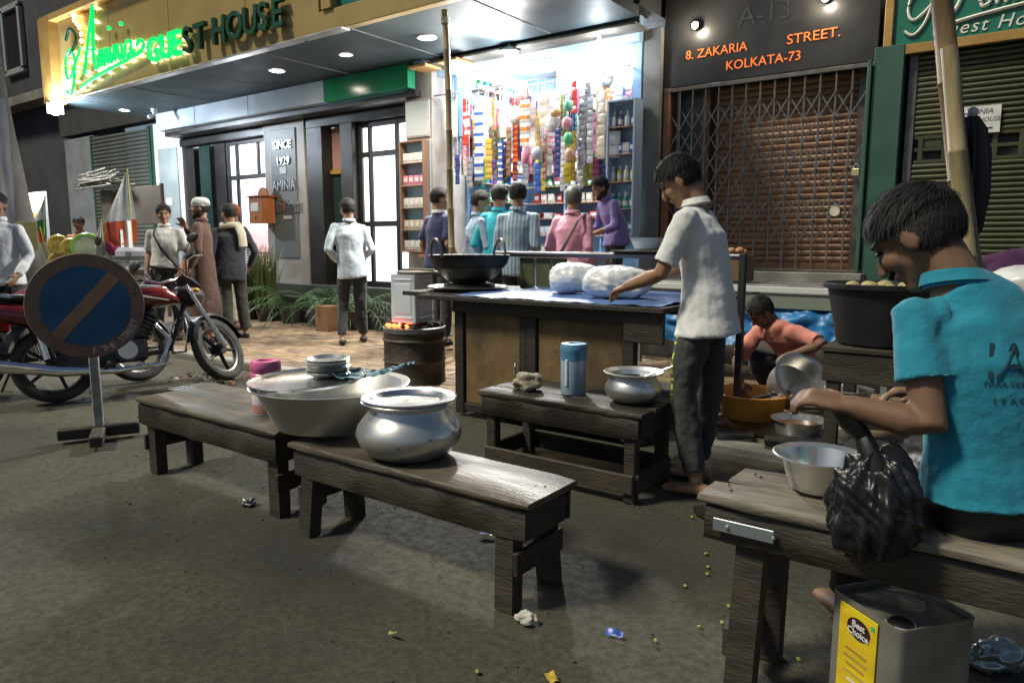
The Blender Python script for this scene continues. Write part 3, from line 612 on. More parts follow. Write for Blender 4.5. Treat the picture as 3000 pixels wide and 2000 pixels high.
for k, z in enumerate(ZS):
    kd, ca, cb = PAL[k]
    x = -6.12
    while x < -3.75:
        if abs(x + 5.59) > .06 and abs(x + 4.99) > .06 and abs(x + 4.34) > .06: put(kd, ca if int((x + 10) * 3.3) % 2 else cb, (x, 8.97 + rnd.uniform(0, .05), z), rnd.uniform(-.06, .06), 'on a shelf of the shop\'s back wall', rnd.uniform(.95, 1.2))
        x += {'carton': .105, 'box': .155, 'bottle': .085, 'jar': .10}[kd] * rnd.uniform(1, 1.5)
    kd, ca, cb = PAL[(k + 4) % 10]; y = 7.86
    while y < 8.82:
        put(kd, ca if int(y * 4) % 2 else cb, (-6.30, y, z), R(90) + rnd.uniform(-.06, .06), 'on a shelf of the shop\'s left wall', rnd.uniform(.95, 1.2)); y += {'carton': .11, 'box': .16, 'bottle': .09, 'jar': .11}[kd] * rnd.uniform(1, 1.5)
for r in range(5):
    for i in range(4): put('carton', ('white', 'cream', 'white', 'pink', 'white')[r], (-6.88 + i * .1 + .03, 7.01, 1.12 + (1.44 * r / 5 if r else .024) + .008), rnd.uniform(-.05, .05), 'in the small wall cabinet beside the glass doors', 1.05)
    for i in range(4): put('bottle' if r in (1, 2, 4) else 'carton', (('orange', 'teal'), ('teal', 'green'), ('white', 'yellow'), ('white', 'blue'), ('white', 'purple'))[r][i % 2], (-3.85 + i * .08, 7.14, 1.32 + (1.44 * r / 5 if r else .024) + .008), rnd.uniform(-.05, .05), 'in the glazed cabinet at the shop\'s right end', 1.15 if r in (1, 2, 4) else 1.0)
for i in range(6): put(('jar', 'box')[i % 2], ('white', 'cream', 'yellow', 'red', 'silver', 'blue')[i], (-6.2 + i * .38, 7.05, 1.093), rnd.uniform(-.3, .3), 'standing on the shop counter', 1.2)
# hanging frame and strips of sachets
hf = thing('hanging_rail', 'pair of thin steel pipes hung across the shop front for goods', 'rail', (-5, 7.2, 3.1))
for dy, dz in ((-.12, 0), (.12, .01)): MB().tube([(-1.42, dy, dz), (1.36, dy, dz)], .010, 8).build('pipe', mat('pipe_steel', (.42, .36, .36), rough=.35, metal=.6), hf)
for x in (-1.3, 1.3): MB().tube([(x, -.14, .005), (x, .14, .01)], .008, 8).build('cross_pipe', steel_m, hf); MB().tube([(x, .12, .0), (x, .12, .5)], .006, 6).build('hanger', steel_m, hf)
def sachet(w_, h, c, c2=None):
    key = ('s', round(w_, 3), round(h, 3), c, c2)
    if key in _g: return _g[key]
    vs = []; fs = []; n = 6
    for s in (-1, 1):
        for j in range(n + 1):
            for i in range(n + 1):
                u, v = i / n, j / n; b = (math.sin(math.pi * u) * math.sin(math.pi * v)) ** .6 if 0 < u < 1 and 0 < v < 1 else 0
                vs.append(((u - .5) * w_, s * (.001 + b * w_ * .07), (v - 1) * h))
    q = (n + 1) ** 2
    for s in (0, 1):
        for j in range(n):
            for i in range(n):
                f = (s * q + j * (n + 1) + i, s * q + j * (n + 1) + i + 1, s * q + (j + 1) * (n + 1) + i + 1, s * q + (j + 1) * (n + 1) + i); fs.append(f if s == 0 else f[::-1])
    mb = MB().add(vs, fs); mb.m = [1 if (f // n) % n in (2, 3) else 0 for f in range(len(fs))]
    _g[key] = mb.mesh('sachet', [pm(C[c], .25, .0, key=('foil', c), coat=.3), pm(C[c2] if c2 else tuple(min(1, x * 1.15 + .03) for x in C[c]), .25, key=('foil2', c, c2))]); return _g[key]
STR = [(-6.10,2.87,2.10,'silver'),(-6.05,2.35,1.98,'navy'),(-5.96,2.34,2.13,'blue'),(-5.88,2.85,2.58,'white','red'),(-5.88,2.51,2.30,'silver'),(-5.83,2.29,1.92,'grey'),(-5.77,2.52,2.01,'green'),(-5.69,2.87,2.01,'white','blue'),(-5.60,2.28,1.96,'purple'),(-5.53,2.50,2.01,'gold'),(-5.45,2.47,1.98,'black'),(-5.36,2.45,1.86,'blue','white'),(-5.29,2.68,2.00,'red','orange'),(-5.24,2.61,2.03,'brown'),(-5.14,2.38,1.94,'silver'),(-4.99,2.89,2.37,'white','orange'),(-4.91,2.13,1.86,'yellow'),(-4.80,2.16,1.83,'blue'),(-4.79,2.92,2.34,'pink','white'),(-4.71,2.48,1.96,'brown'),(-4.61,2.48,1.85,'silver'),(-4.54,2.53,1.99,'navy'),(-4.47,2.52,1.96,'gold'),(-4.41,2.14,1.91,'yellow'),(-4.32,2.13,1.89,'olive'),(-4.23,2.80,1.85,'grey'),(-4.16,2.21,1.88,'maroon'),(-4.12,2.83,2.12,'silver'),(-4.07,2.67,2.18,'grey'),(-3.98,2.87,2.16,'cream'),(-3.87,2.81,2.47,'grey'),(-3.82,2.44,2.16,'white'),(-5.48,2.82,2.54,'white'),(-5.59,2.82,2.35,'silver'),(-5.06,2.87,2.37,'white')]
for i in range(64): STR.append((-6.25 + (i % 32) * .08 + rnd.uniform(-.02, .02), rnd.uniform(2.6, 3.03), rnd.uniform(1.95, 2.4), ('grey', 'brown', 'navy', 'silver', 'olive', 'maroon', 'white', 'purple', 'gold', 'teal', 'pink', 'green')[(i * 5) % 12]))
for i in range(26): STR.append((-6.22 + i * .1 + rnd.uniform(-.03, .03), rnd.uniform(2.95, 3.06), rnd.uniform(2.45, 2.75), ('white', 'silver', 'cream', 'pink', 'grey', 'blue', 'red', 'orange')[(i * 3) % 8]))
nth = {}
for i, s in enumerate(STR):
    x, zt, zb, c = s[:4]; c2 = s[4] if len(s) > 4 else None
    big = c in ('cream', 'pink') or (c == 'white'); w_ = .125 if big else .082; h = .12 if big else .07
    n = max(1, round((zt - zb) / h)); h = (zt - zb) / n; y = 7.2 + (-.11 if i % 2 else .11) + rnd.uniform(-.02, .02) + ((.22 if i < 67 else .42 if i < 99 else .1) if i > 34 else 0)
    k = c + (c2 or ''); 
    t = thing('sachet_strip', '', 'packet strip', (x, y, zt), rnd.uniform(-.35, .35), 'strips of sachets hanging at the shop front')
    lo = 'low' if zb < 1.95 else ('mid' if zb < 2.2 else 'high')
    t['_k'] = (c + (' and ' + c2 if c2 else ''))
    MB().tube([(0, 0, 3.09 - zt), (0, 0, -.01)], .0025, 5).build('string', white_m, t)
    me = sachet(w_, h, c, c2)
    for j in range(n): ob('sachet', me, t, (rnd.uniform(-.004, .004), 0, -j * h), (rnd.uniform(-.1, .1), 0, rnd.uniform(-.12, .12)))
    nth.setdefault(t['_k'], []).append(t)
for k, L in nth.items():
    L.sort(key=lambda o: o.location.x); words = ['leftmost', 'second', 'third', 'fourth', 'fifth', 'sixth']
    for i, t in enumerate(L):
        n = len(L); zb = t.location.z
        if n == 1: s = 'only hanging strip of %s sachets at the lit shop front' % k
        else: s = 'strip of %s sachets, %s of %d alike from the glass doors' % (k, ['first', 'second', 'third', 'fourth', 'fifth', 'sixth', 'seventh', 'eighth', 'ninth', 'tenth', 'eleventh', 'twelfth', 'thirteenth', 'fourteenth', 'fifteenth'][i], n)
        t['label'] = s; del t['_k']
for nm, lab, x, z, r, c in (('hanging_ball', 'pale green ball hanging highest among the shop goods', -4.38, 2.76, (.055, .05, .065), (.25, .72, .42)), ('hanging_ball', 'bright green ball hanging just above the peach one in the shop front', -4.38, 2.40, (.058, .05, .075), (.16, .70, .30)), ('hanging_ball', 'pink ball hanging between the two green balls', -4.40, 2.57, (.062, .05, .075), (.85, .42, .50)),
        ('hanging_ball', 'orange oval ball hanging beside the upper green ball', -4.55, 2.70, (.075, .05, .052), (.90, .55, .25)), ('hanging_ball', 'peach ball lowest of the hanging balls', -4.36, 2.23, (.055, .05, .072), (.92, .55, .36)), ('hanging_ball', 'pale silvery pouch ball hanging between yellow and pink goods', -4.81, 2.27, (.07, .05, .075), (.55, .60, .68))):
    t = thing(nm, lab, 'ball', (x, 7.05, z), 0, 'coloured balls in the shop front'); MB().ball((0, 0, 0), r).build('ball', pm(c, .3), t); MB().tube([(0, 0, r[2]), (0, .03, 3.09 - z)], .002, 5).build('string', white_m, t)
t = thing('pink_bottle', 'pink plastic bottle hanging above the yellow sachets', 'bottle', (-4.97, 7.05, 2.16)); MB().lathe([(.001, 0), (.04, 0), (.045, .015), (.045, .13), (.03, .16), (.02, .165)], 16).build('body', pm((.80, .30, .42), .35), t); MB().lathe([(.03, .16), (.03, .2), (.001, .201)], 16).build('cap', pm((.9, .6, .66), .4), t); MB().tube([(0, 0, .2), (0, .03, .93)], .002, 5).build('string', white_m, t)
for lab, x, z, c, s in (('clear bag of white packets hung at the top left of the shop', -5.45, 3.2, (.75, .72, .70), .12), ('clear bag of red and white packets hung beside it from the top rail', -5.1, 3.0, (.72, .36, .34), .11), ('big clear bag of white puffs among the hanging goods', -5.62, 2.7, (.78, .78, .76), .10), ('clear bag of pale toys hung behind the red strip', -5.2, 2.75, (.78, .70, .64), .09), ('hanging bag of white tissue packs above the silver strip', -4.66, 2.62, (.82, .83, .88), .10), ('pale bag of combs hung at the far right rail', -3.95, 3.0, (.60, .60, .62), .07)):
    t = thing('goods_bag', lab, 'bag', (x, 7.16, z), rnd.uniform(-.4, .4)); mb = MB()
    rr = random.Random(int(-x * 100)); mb.ball((0, 0, 0), (s, s * .55, s * 1.2), 16, 12)
    mb.v = [(a * (1 + .12 * NZ.noise(Vector((a * 22, b_ * 22, c_ * 22)))), b_, c_ * (1 + .1 * NZ.noise(Vector((a * 30, c_ * 22, 3))))) for a, b_, c_ in mb.v]
    mb.build('bag', mat('bag_plastic_%d' % int(-x * 100), c, tuple(v * .6 for v in c), 26, .25, coat=.4), t); MB().tube([(0, 0, s * 1.1), (0, .0, max(s * 1.3, 3.1 - z))], .003, 5).build('knot', white_m, t)
# ------------------------------------------------------------------ benches, stools, stall
def leg_mb(x, y, dx, dy, h, w_=.075, d=.06):
    mb = MB(); a = [(x + dx + i * w_ / 2, y + dy + j * d / 2, 0) for i in (-1, 1) for j in (-1, 1)]; b = [(x + i * w_ / 2, y + j * d / 2, h) for i in (-1, 1) for j in (-1, 1)]
    return mb.add(a + b, [(0, 2, 3, 1), (4, 5, 7, 6), (0, 1, 5, 4), (2, 6, 7, 3), (0, 4, 6, 2), (1, 3, 7, 5)])
def bench(label, x0, x1, planks, zt, apron, legx, legy, mt, mw, splay=.035, group=None, rz=0., strz=.17, cat='bench', thick=.032):
    cx, cy = (x0 + x1) / 2, sum(p[0] + p[1] for p in planks) / 2 / len(planks)
    t = thing('wooden_bench', label, cat, (cx, cy, 0), rz, group)
    for y0, y1, a, b in planks:
        MB().plank(((a + b) / 2 - cx, (y0 + y1) / 2 - cy, zt - thick / 2 + rnd.uniform(-.003, .003)), (b - a, y1 - y0 - .006, thick), .008, .005, 14, int(a * 100 + y0 * 10)).build('plank', mt, t, 50)
        for nx in (a + .05, a + .07, b - .05, b - .08): MB().ball((nx - cx, (y0 + y1) / 2 - cy + rnd.uniform(-.06, .06), zt + .001), (.005, .005, .002), 8, 4).build('nail', iron_m, t)
    ya, yb = min(p[0] for p in planks), max(p[1] for p in planks)
    for y in (ya + .03, yb - .03): MB().plank((0, y - cy, zt - thick - apron / 2 - .001), (x1 - x0 - .04, .026, apron), .006, .006, 12, int(y * 100)).build('apron', mw, t, 50)
    for x in (x0 + .034, x1 - .034): MB().box((x - cx, 0, zt - thick - apron / 2 - .002), (.024, yb - ya - .09, apron - .004), .004).build('end_board', mw, t)
    for lx, s in ((legx[0], -1), (legx[1], 1)):
        for y, sy in ((legy[0], -1), (legy[1], 1)): leg_mb(lx - cx, y - cy, s * splay * .5, sy * splay, zt - thick - .004).build('leg', mw, t)
        MB().box((lx - cx + s * (splay * .3 + .045), (legy[0] + legy[1]) / 2 - cy, strz), (.022, legy[1] - legy[0] + .09, .085), .004).build('stretcher', mw, t)
    return t
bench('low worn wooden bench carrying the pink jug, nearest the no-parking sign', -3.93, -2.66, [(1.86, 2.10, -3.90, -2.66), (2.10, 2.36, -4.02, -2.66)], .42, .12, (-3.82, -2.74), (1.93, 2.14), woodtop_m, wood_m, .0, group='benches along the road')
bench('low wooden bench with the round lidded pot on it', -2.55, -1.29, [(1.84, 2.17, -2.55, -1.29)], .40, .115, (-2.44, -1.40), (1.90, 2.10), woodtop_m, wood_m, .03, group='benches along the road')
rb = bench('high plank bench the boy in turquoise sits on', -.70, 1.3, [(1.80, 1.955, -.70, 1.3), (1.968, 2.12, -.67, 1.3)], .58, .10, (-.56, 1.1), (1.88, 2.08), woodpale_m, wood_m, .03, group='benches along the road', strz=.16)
MB().box((-.60 - .3 + .03, 1.80 - 1.961, .505), (.16, .004, .035), .002).build('metal_strap', mat('strap', (.35, .40, .42), rough=.4, metal=.7), rb)
for x in (-.93, -.81): MB().ball((x + .02, -.166, .505), .006, 8, 5).build('screw', steel_m, rb)
stl = thing('wooden_stand', 'low dark wooden stand with plank top holding jug and small pot', 'stand', (-1.93, 3.21, 0)); SZ = .455
for y0, y1 in ((-.22, -.075), (-.07, .075), (.08, .22)): MB().plank((rnd.uniform(-.01, .01), (y0 + y1) / 2, SZ - .0175), (.98, y1 - y0, .035), .007, .005, 12, int(y0 * 100)).build('plank', wood_m, stl, 50)
for y in (-.2, .2): MB().plank((0, y, .376), (.94, .028, .12), .006, .005, 12, int(y * 50)).build('apron', wood_m, stl, 50)
for x in (-.46, .46): bx('end_board', (x, 0, .376), (.026, .36, .115), wood_m, stl, .005)
for x in (-.42, .42):
    for y in (-.17, .17): bx('leg', (x, y, .217), (.06, .055, .434), wood_m, stl, .005)
for y in (-.205, .205): bx('lower_rail', (0, y, .098), (.9, .024, .095), wood_m, stl, .005)
for x in (-.455, .455): bx('lower_rail', (x, 0, .098), (.024, .38, .095), wood_m, stl, .005)
# stall
sl = thing('food_stall', 'dark wooden street food stall with plywood front and back rail', 'stall', (-2.6, 4.4, 0))
def F(name, x0, x1, y0, y1, z0, z1, m, b=.005, p=sl): return MB().box(((x0 + x1) / 2 + 2.6, (y0 + y1) / 2 - 4.4, (z0 + z1) / 2), (x1 - x0, y1 - y0, z1 - z0), b).build(name, m, p)
for i in range(6): F('top_plank', -3.62 if i < 1 else -3.98, -1.70, 3.78 + i * .21, 3.98 + i * .21, .845, .878, wooddark_m)
F('apron', -3.36, -1.74, 3.86, 3.89, .76, .843, wooddark_m); F('apron', -3.92, -1.74, 4.96, 4.99, .72, .843, wooddark_m); F('post', -3.94, -3.88, 4.9, 4.955, .06, .843, wooddark_m)
F('corner_block', -1.98, -1.72, 3.83, 3.858, .66, .842, wooddark_m)
for x0 in (-3.37, -2.74, -2.02): F('post', x0, x0 + .08, 3.9, 3.96, 0.02, .843, wooddark_m)
for x0 in (-3.37, -1.82): F('post', x0, x0 + .07, 4.9, 4.96, .06, .843, wooddark_m)
F('front_panel', -3.285, -2.745, 3.922, 3.94, .10, .76, ply_m); dr = F('front_panel', -2.655, -2.025, 3.922, 3.94, .10, .76, ply_m)
F('bottom_rail', -3.285, -1.94, 3.90, 3.95, .04, .10, wooddark_m)
F('side_panel', -3.36, -3.34, 3.96, 4.9, .12, .84, ply_m); F('shelf', -3.3, -1.8, 3.98, 4.88, .2, .225, wooddark_m)
hl = MB().tube([(-.0, -.515, .44), (0, -.53, .42), (0, -.53, .36), (0, -.515, .34)], .008, 8).build('handle', steel_m, sl); hl.location = (-.21, 0, 0)
F('jamb', -2.80, -2.74, 3.905, 3.92, .1, .76, wooddark_m)
# steel back frame: post and rail
MB().box((1.0, .4, .60), (.045, .045, 1.15), .004).build('rail_post', black_m, sl)
MB().cyl((-1.1, .4, 1.155), (1.02, .4, 1.155), .022).build('rail', mat('rail_steel', (.10, .10, .11), rough=.35, metal=.7), sl)
MB().box((-1.05, .4, .60), (.045, .045, 1.08), .004).build('rail_post', black_m, sl)
for x in (-.78, -.62, -.47): MB().box((x, .43, 1.0), (.14, .015, .26), .004).build('back_board', mat('olive_board_%d' % int(-x * 100), (.10, .11, .05), (.07, .075, .035), 5, .6), sl)
bs = MB(); grid(bs, -3.30, -1.74, 3.80, 5.0, 50, 40, lambda x, y: .886 + .012 * NZ.noise(Vector((x * 5, y * 5, 2))) + .006 * NZ.noise(Vector((x * 16, y * 14, 2))) + (.004 if y > 3.9 else 0))
o = bs.build('plastic_sheet', blue_m, None, 60); tag(o, 'crumpled blue plastic sheet spread over the stall top', 'sheet')
# coal drum, tin can on it
dm = thing('coal_stove', 'rusty oil drum coal stove with glowing embers left of the stall', 'stove', (-4.3, 4.45, .055))
dmp = [(.001, 0), (.26, 0), (.268, .01), (.262, .02), (.262, .18), (.272, .195), (.262, .21), (.262, .36), (.275, .375), (.262, .39), (.262, .44)]
MB().lathe(dmp, 40).build('drum', rust_m, dm); MB().lathe([(.262, .44), (.268, .442), (.268, .475), (.272, .48), (.262, .487), (.25, .48), (.25, .42), (.001, .41)], 40).build('band', mat('drum_band', (.34, .33, .31), (.2, .19, .18), 6, .4, .8), dm)
coal_m = mat('coal', (.02, .018, .017), (.05, .045, .04), 20, .8, bump=.5); ember_m = glow('ember', (1., .09, .02), 3.)
for i in range(46):
    a = rnd.uniform(0, 6.28); r = .25 * math.sqrt(rnd.random()); s = rnd.uniform(.022, .045)
    mb = MB().ball((0, 0, 0), (s, s * rnd.uniform(.7, 1), s * .7), 7, 5); mb.v = [(x + rnd.uniform(-.006, .006), y + rnd.uniform(-.006, .006), z + rnd.uniform(-.006, .006)) for x, y, z in mb.v]
    hot = (i % 9 == 0 and r < .15)
    mb.build('coal', ember_m if hot else coal_m, dm, 0, (r * math.cos(a), r * math.sin(a), .47 + rnd.uniform(.0, .035)))
for i in range(7):
    mb = MB().ball((0, 0, 0), (.03, .02, .018), 7, 5); mb.build('ember', ember_m, dm, 0, (.02 + i * .035 - .14, -.16 - .02 * (i % 2) - .03, .50))
lamp(dm, (0, -.1, .60), 1.2, (1., .25, .06), .08)
tc_ = thing('tin_box', 'shiny tall square tin can heating on the coal stove', 'tin', (-4.27, 4.40, .585), R(8))
def tinbox(t, w_, h, m):
    n = 5; rc = .02; poly = []
    for cx, cy, a0 in ((w_ / 2 - rc, w_ / 2 - rc, 0), (-w_ / 2 + rc, w_ / 2 - rc, 90), (-w_ / 2 + rc, -w_ / 2 + rc, 180), (w_ / 2 - rc, -w_ / 2 + rc, 270)):
        for k in range(n): a = R(a0 + 90 * k / (n - 1)); poly.append((cx + rc * math.cos(a), cy + rc * math.sin(a)))
    mb = MB(); N_ = len(poly); prof = [(1., 0), (1.012, .004), (1., .012), (1., h - .012), (1.015, h - .004), (1.01, h), (.97, h), (.965, h - .012)]
    vs = [(x * s, y * s, z) for s, z in prof for x, y in poly]
    fs = [(j * N_ + k, j * N_ + (k + 1) % N_, (j + 1) * N_ + (k + 1) % N_, (j + 1) * N_ + k) for j in range(len(prof) - 1) for k in range(N_)]
    fs += [tuple(reversed(range(N_))), tuple(range((len(prof) - 1) * N_, len(prof) * N_))]
    mb.add(vs, fs).build('body', m, t, 40)
tinbox(tc_, .26, .40, tin_m)
for a in range(4):
    M_ = Matrix.Rotation(R(90 * a), 4, 'Z'); mb = MB()
    for z in (.04, .36): mb.box((0, -.1325, z), (.19, .006, .016), .003, M_)
    mb.box((0, -.1315, .2), (.17, .005, .25), .0024, M_); mb.build('pressed_panel', tin_m, tc_)
ld = thing('round_board', 'pale round wooden board lying on top of the shiny tin can', 'board', (-4.25, 4.46, .99), R(10)); MB().lathe([(.001, 0), (.18, 0), (.185, .008), (.18, .02), (.001, .024)], 28).build('board', woodpale_m, ld); MB().box((0, 0, .03), (.3, .05, .018), .004).build('batten', woodpale_m, ld)
# wok
wk = thing('karahi', 'big black iron wok with two ring handles on the stall', 'wok', (-3.64, 4.40, .925))
MB().lathe([(.001, .0), (.12, .0), (.16, .02), (.23, .075), (.285, .15), (.315, .225), (.325, .228), (.322, .22), (.30, .16), (.24, .09), (.15, .03), (.001, .02)], 48).build('bowl', iron_m, wk)
MB().lathe([(.18, .0), (.205, .0), (.205, -.022), (.18, -.022), (.18, .0)], 40).build('ring_stand', iron_m, wk)
MB().lathe([(.001, .13), (.285, .135)], 40).build('oil', mat('oil', (.20, .15, .05), rough=.06), wk)
for s in (-1, 1):
    a0 = math.atan2(s * .59, s * .807) + R(42)
    u = Vector((math.cos(a0), math.sin(a0), 0)); v = Vector((-u.y, u.x, 0))
    MB().tube([u * (.315 + .012 * math.sin(a)) + v * (.07 * math.cos(a)) + Vector((0, 0, .215 + .135 * math.sin(a))) for a in [math.pi * k / 12 for k in range(13)]], .011, 8).build('handle', mat('handle_iron', (.16, .14, .12), rough=.45, metal=.7), wk)
tr = thing('tray', 'flat round metal tray under the black wok', 'tray', (-3.58, 4.32, .898)); MB().lathe([(.001, 0), (.30, 0), (.31, .006), (.325, .014), (.32, .016), (.3, .006), (.001, .005)], 48).build('plate', alu_m, tr)
# white polythene bundles
def bundle(label, loc, r, m, seed, rz=0, neck=None, name='plastic_bag', amp=.13, cat='bag', n=44, k=30, fold=0., flat=False):
    t = thing(name, label, cat, loc, rz); mb = MB().ball((0, 0, 0), 1., n, k); vs = []
    for x, y, z in mb.v:
        d = Vector((x, y, z)); q = 1 + amp * NZ.noise(d * 1.6 + Vector((seed, 0, 0))) + amp * .6 * abs(NZ.noise(d * 4.2 + Vector((0, seed, 0)))) + amp * .3 * abs(NZ.noise(d * 9 + Vector((0, 0, seed)))) 
        if fold: q += fold * (abs(NZ.noise(Vector((math.atan2(y, x) * 3.2, z * .8, seed)))) - .3) + fold * .5 * abs(NZ.noise(Vector((x * 3 + z * 5, y * 3 - z * 2, seed)))) * (1 - abs(z) * .3)
        e = 3.0; s_ = (abs(x) ** e + abs(y) ** e + abs(z) ** e) ** (-1 / e)
        s_ = s_ * .55 + .45
        vs.append((x * q * s_ * r[0], y * q * s_ * r[1], max(z * q * s_ * r[2], -r[2] * .96)))
    mb.v = vs; mb.build('bag', m, t, 0).data.polygons.foreach_set('use_smooth', [not flat] * len(mb.f))
    if neck: MB().loft([(0, 0, r[2] * .8)] + neck, [r[0] * .4] + [.02 + .01 * (i % 2) for i in range(len(neck))], n=10).build('neck', m, t)
    return t
bundle('white plastic wrapped bundle on the stall, next to the wok', (-2.63, 4.36, 1.0), (.19, .17, .105), bagwhite_m, 1.3, R(25), amp=.10, fold=.12, n=64, k=44)
bundle('larger white plastic wrapped bundle in front of the boy in white', (-2.20, 4.16, .99), (.21, .18, .105), bagwhite_m, 4.1, R(20), amp=.10, fold=.14, n=64, k=44)
wb = thing('white_bowl', 'white bowl on the board beyond the boy in white', 'bowl', (-2.33, 4.86, 1.205)); MB().lathe([(.001, 0), (.09, 0), (.125, .075), (.132, .078), (.125, .07), (.09, .01), (.001, .008)], 32).build('bowl', white_m, wb)
bd = thing('serving_board', 'dark board under the white bowl, resting on the stall rail', 'board', (-2.36, 4.88, 1.185)); bx('board', (0, 0, 0), (.42, .24, .016), wood_m, bd)
# vessels on the benches
ht = thing('lidded_pot', 'round bellied aluminium pot with flat lid on the low bench', 'pot', (-1.99, 2.02, .402))
MB().lathe([(.001, .0), (.12, .0), (.165, .02), (.20, .06), (.212, .095), (.205, .125), (.18, .16), (.158, .185), (.152, .20), (.16, .213), (.185, .222), (.19, .228), (.186, .232), (.15, .225)], 56).build('body', mat('sooty_alu', (.84, .84, .82), (.70, .70, .68), 5, .22, .8, bump=.12, bscale=8, r2=.4, c3=(.52, .51, .48), detail=10, spots=(16, .07, (.20, .18, .16))), ht)
MB().lathe([(.190, .234), (.191, .239), (.186, .242), (.152, .238), (.135, .222), (.125, .217), (.001, .222)], 56).build('lid', mat('lid_alu', (.80, .80, .80), (.7, .7, .7), 4, .22, 1., r2=.32), ht)
bsn = thing('basin', 'wide aluminium basin straddling the two low benches', 'basin', (-2.56, 2.10, .425))
MB().lathe([(.001, 0), (.22, 0), (.245, .008), (.33, .20), (.355, .208), (.358, .214), (.352, .217), (.322, .207), (.235, .02), (.001, .012)], 64).build('body', alu_m, bsn)
MB().tube([(.345 + .03 * math.sin(a), .06 * math.cos(a), .20 - .055 * math.sin(a)) for a in [math.pi * k / 10 for k in range(11)]], .008, 8).build('handle', alu_m, bsn)
bsn.scale = (1, 1, .9); bt = thing('round_tray', 'big round aluminium tray lying tilted across the basin', 'tray', (-2.62, 2.02, .629)); bt.rotation_euler = (R(2), R(-1.5), 0)
MB().lathe([(.001, 0), (.235, .0), (.25, .012), (.262, .016), (.26, .02), (.235, .008), (.001, .006)], 56).build('plate', mat('tray_alu', (.80, .80, .79), (.7, .7, .69), 4, .2, 1., r2=.3), bt)
for i in range(9):
    p_ = thing('steel_plate', 'small steel plate in the stack standing on the round tray', 'plate', (-2.60 + rnd.uniform(-.006, .006), 2.12 + rnd.uniform(-.006, .006), .643 + i * .0085), rnd.uniform(0, 3), 'stack of small steel plates'); 
    p_.rotation_euler = (rnd.uniform(-.03, .03), rnd.uniform(-.03, .03), 0)
    _pl = _pl if i else MB().lathe([(.001, 0), (.075, 0), (.092, .012), (.098, .013), (.092, .016), (.075, .003), (.001, .003)], 36).mesh('plate', steel_m); ob('plate', _pl, p_)
cl = MB(); grid(cl, -.20, .20, -.08, .08, 40, 18, lambda x, y: 0)
cl.v = [(x, y + .03 * math.sin(x * 16), .012 + abs(.035 * NZ.noise(Vector((x * 11, y * 18, 5)))) + (.05 * max(0, (x - .05) / .15)) + .022 * abs(NZ.noise(Vector((x * 26, y * 30, 1))))) for x, y, z in cl.v]
o = cl.build('cloth', mat('teal_cloth', (.012, .15, .20), (.008, .10, .14), 14, .5, sheen=.3), None, 0, (-2.44, 2.22, .634), (0, 0, R(30))); o.data.polygons.foreach_set('use_smooth', [True] * len(cl.f)); tag(o, 'crumpled teal cloth draped over the rim of the basin', 'cloth')
pj = thing('pink_jug', 'white plastic jug with thick pink screw lid on the bench', 'jug', (-2.99, 2.06, .422))
MB().lathe([(.001, 0), (.066, 0), (.07, .008), (.07, .15), (.066, .16)], 32).build('body', pm((.80, .76, .77), .35), pj); MB().lathe([(.072, .155), (.073, .16), (.073, .20), (.069, .205), (.069, .214), (.073, .22), (.073, .25), (.066, .262), (.04, .264), (.036, .25), (.001, .248)], 32).build('lid', pm((.80, .18, .38), .3), pj); MB().lathe([(.0705, .012), (.0712, .02), (.0712, .05), (.0705, .055)], 32).build('band', pm((.55, .28, .22), .4), pj)
wj = thing('water_jug', 'tall cloudy plastic jug with blue lid on the dark stand', 'jug', (-1.94, 3.20, .457))
MB().lathe([(.001, 0), (.062, 0), (.066, .008), (.068, .22)], 32).build('body', pla_clear, wj); MB().lathe([(.0695, .185), (.07, .19), (.07, .222), (.072, .228), (.072, .25), (.066, .268), (.03, .27), (.025, .262), (.001, .262)], 32).build('lid', pm((.10, .28, .46), .35, key=('jl',)), wj); bx('grip', (0, -.071, .12), (.016, .008, .14), pm((.75, .8, .83), .3), wj)
sp = thing('small_pot', 'small round aluminium pot with a ladle standing in it on the dark stand', 'pot', (-1.60, 3.22, .457))
MB().lathe([(.001, 0), (.085, 0), (.12, .02), (.142, .055), (.142, .08), (.12, .115), (.112, .13), (.12, .14), (.148, .147), (.15, .152), (.146, .155), (.115, .142), (.108, .12), (.13, .07), (.10, .02), (.001, .012)], 48).build('body', alu_m, sp); MB().lathe([(.001, .10), (.118, .10)], 32).build('broth', mat('broth', (.03, .03, .02), rough=.15), sp)
ldl = thing('ladle', 'steel ladle leaning in the small pot', 'ladle', (-1.60, 3.22, .57)); MB().tube([(.02, 0, .0), (.13, .02, .05), (.24, .05, .10)], .005, 8).build('handle', steel_m, ldl); MB().ball((.0, 0, -.005), (.04, .04, .018)).build('scoop', steel_m, ldl)
bundle('crumpled pale rag on the dark stand beside the jug', (-2.19, 3.14, .50), (.075, .06, .048), mat('rag', (.36, .32, .24), (.22, .19, .14), 20, .9), 2.2, 0, None, 'rag', .4, 'cloth')
bo = thing('steel_bowl', 'wide steel mixing bowl with green leaves on the high plank bench', 'bowl', (-.44, 2.02, .582))
MB().lathe([(.001, 0), (.062, 0), (.072, .004), (.103, .088), (.120, .094), (.122, .098), (.118, .100), (.100, .092), (.070, .012), (.001, .008)], 48).build('bowl', steel_m, bo)
gl_ = MB()
for i in range(60):
    a = rnd.uniform(0, 6.28); r = .06 * math.sqrt(rnd.random()); b = rnd.uniform(0, 6.28); x, y = r * math.cos(a), r * math.sin(a); l2 = rnd.uniform(.012, .025)
    gl_.add([(x, y, .03), (x + l2 * math.cos(b), y + l2 * math.sin(b), .032 + rnd.uniform(0, .015)), (x + l2 * math.cos(b + .5), y + l2 * math.sin(b + .5), .03)], [(0, 1, 2)])
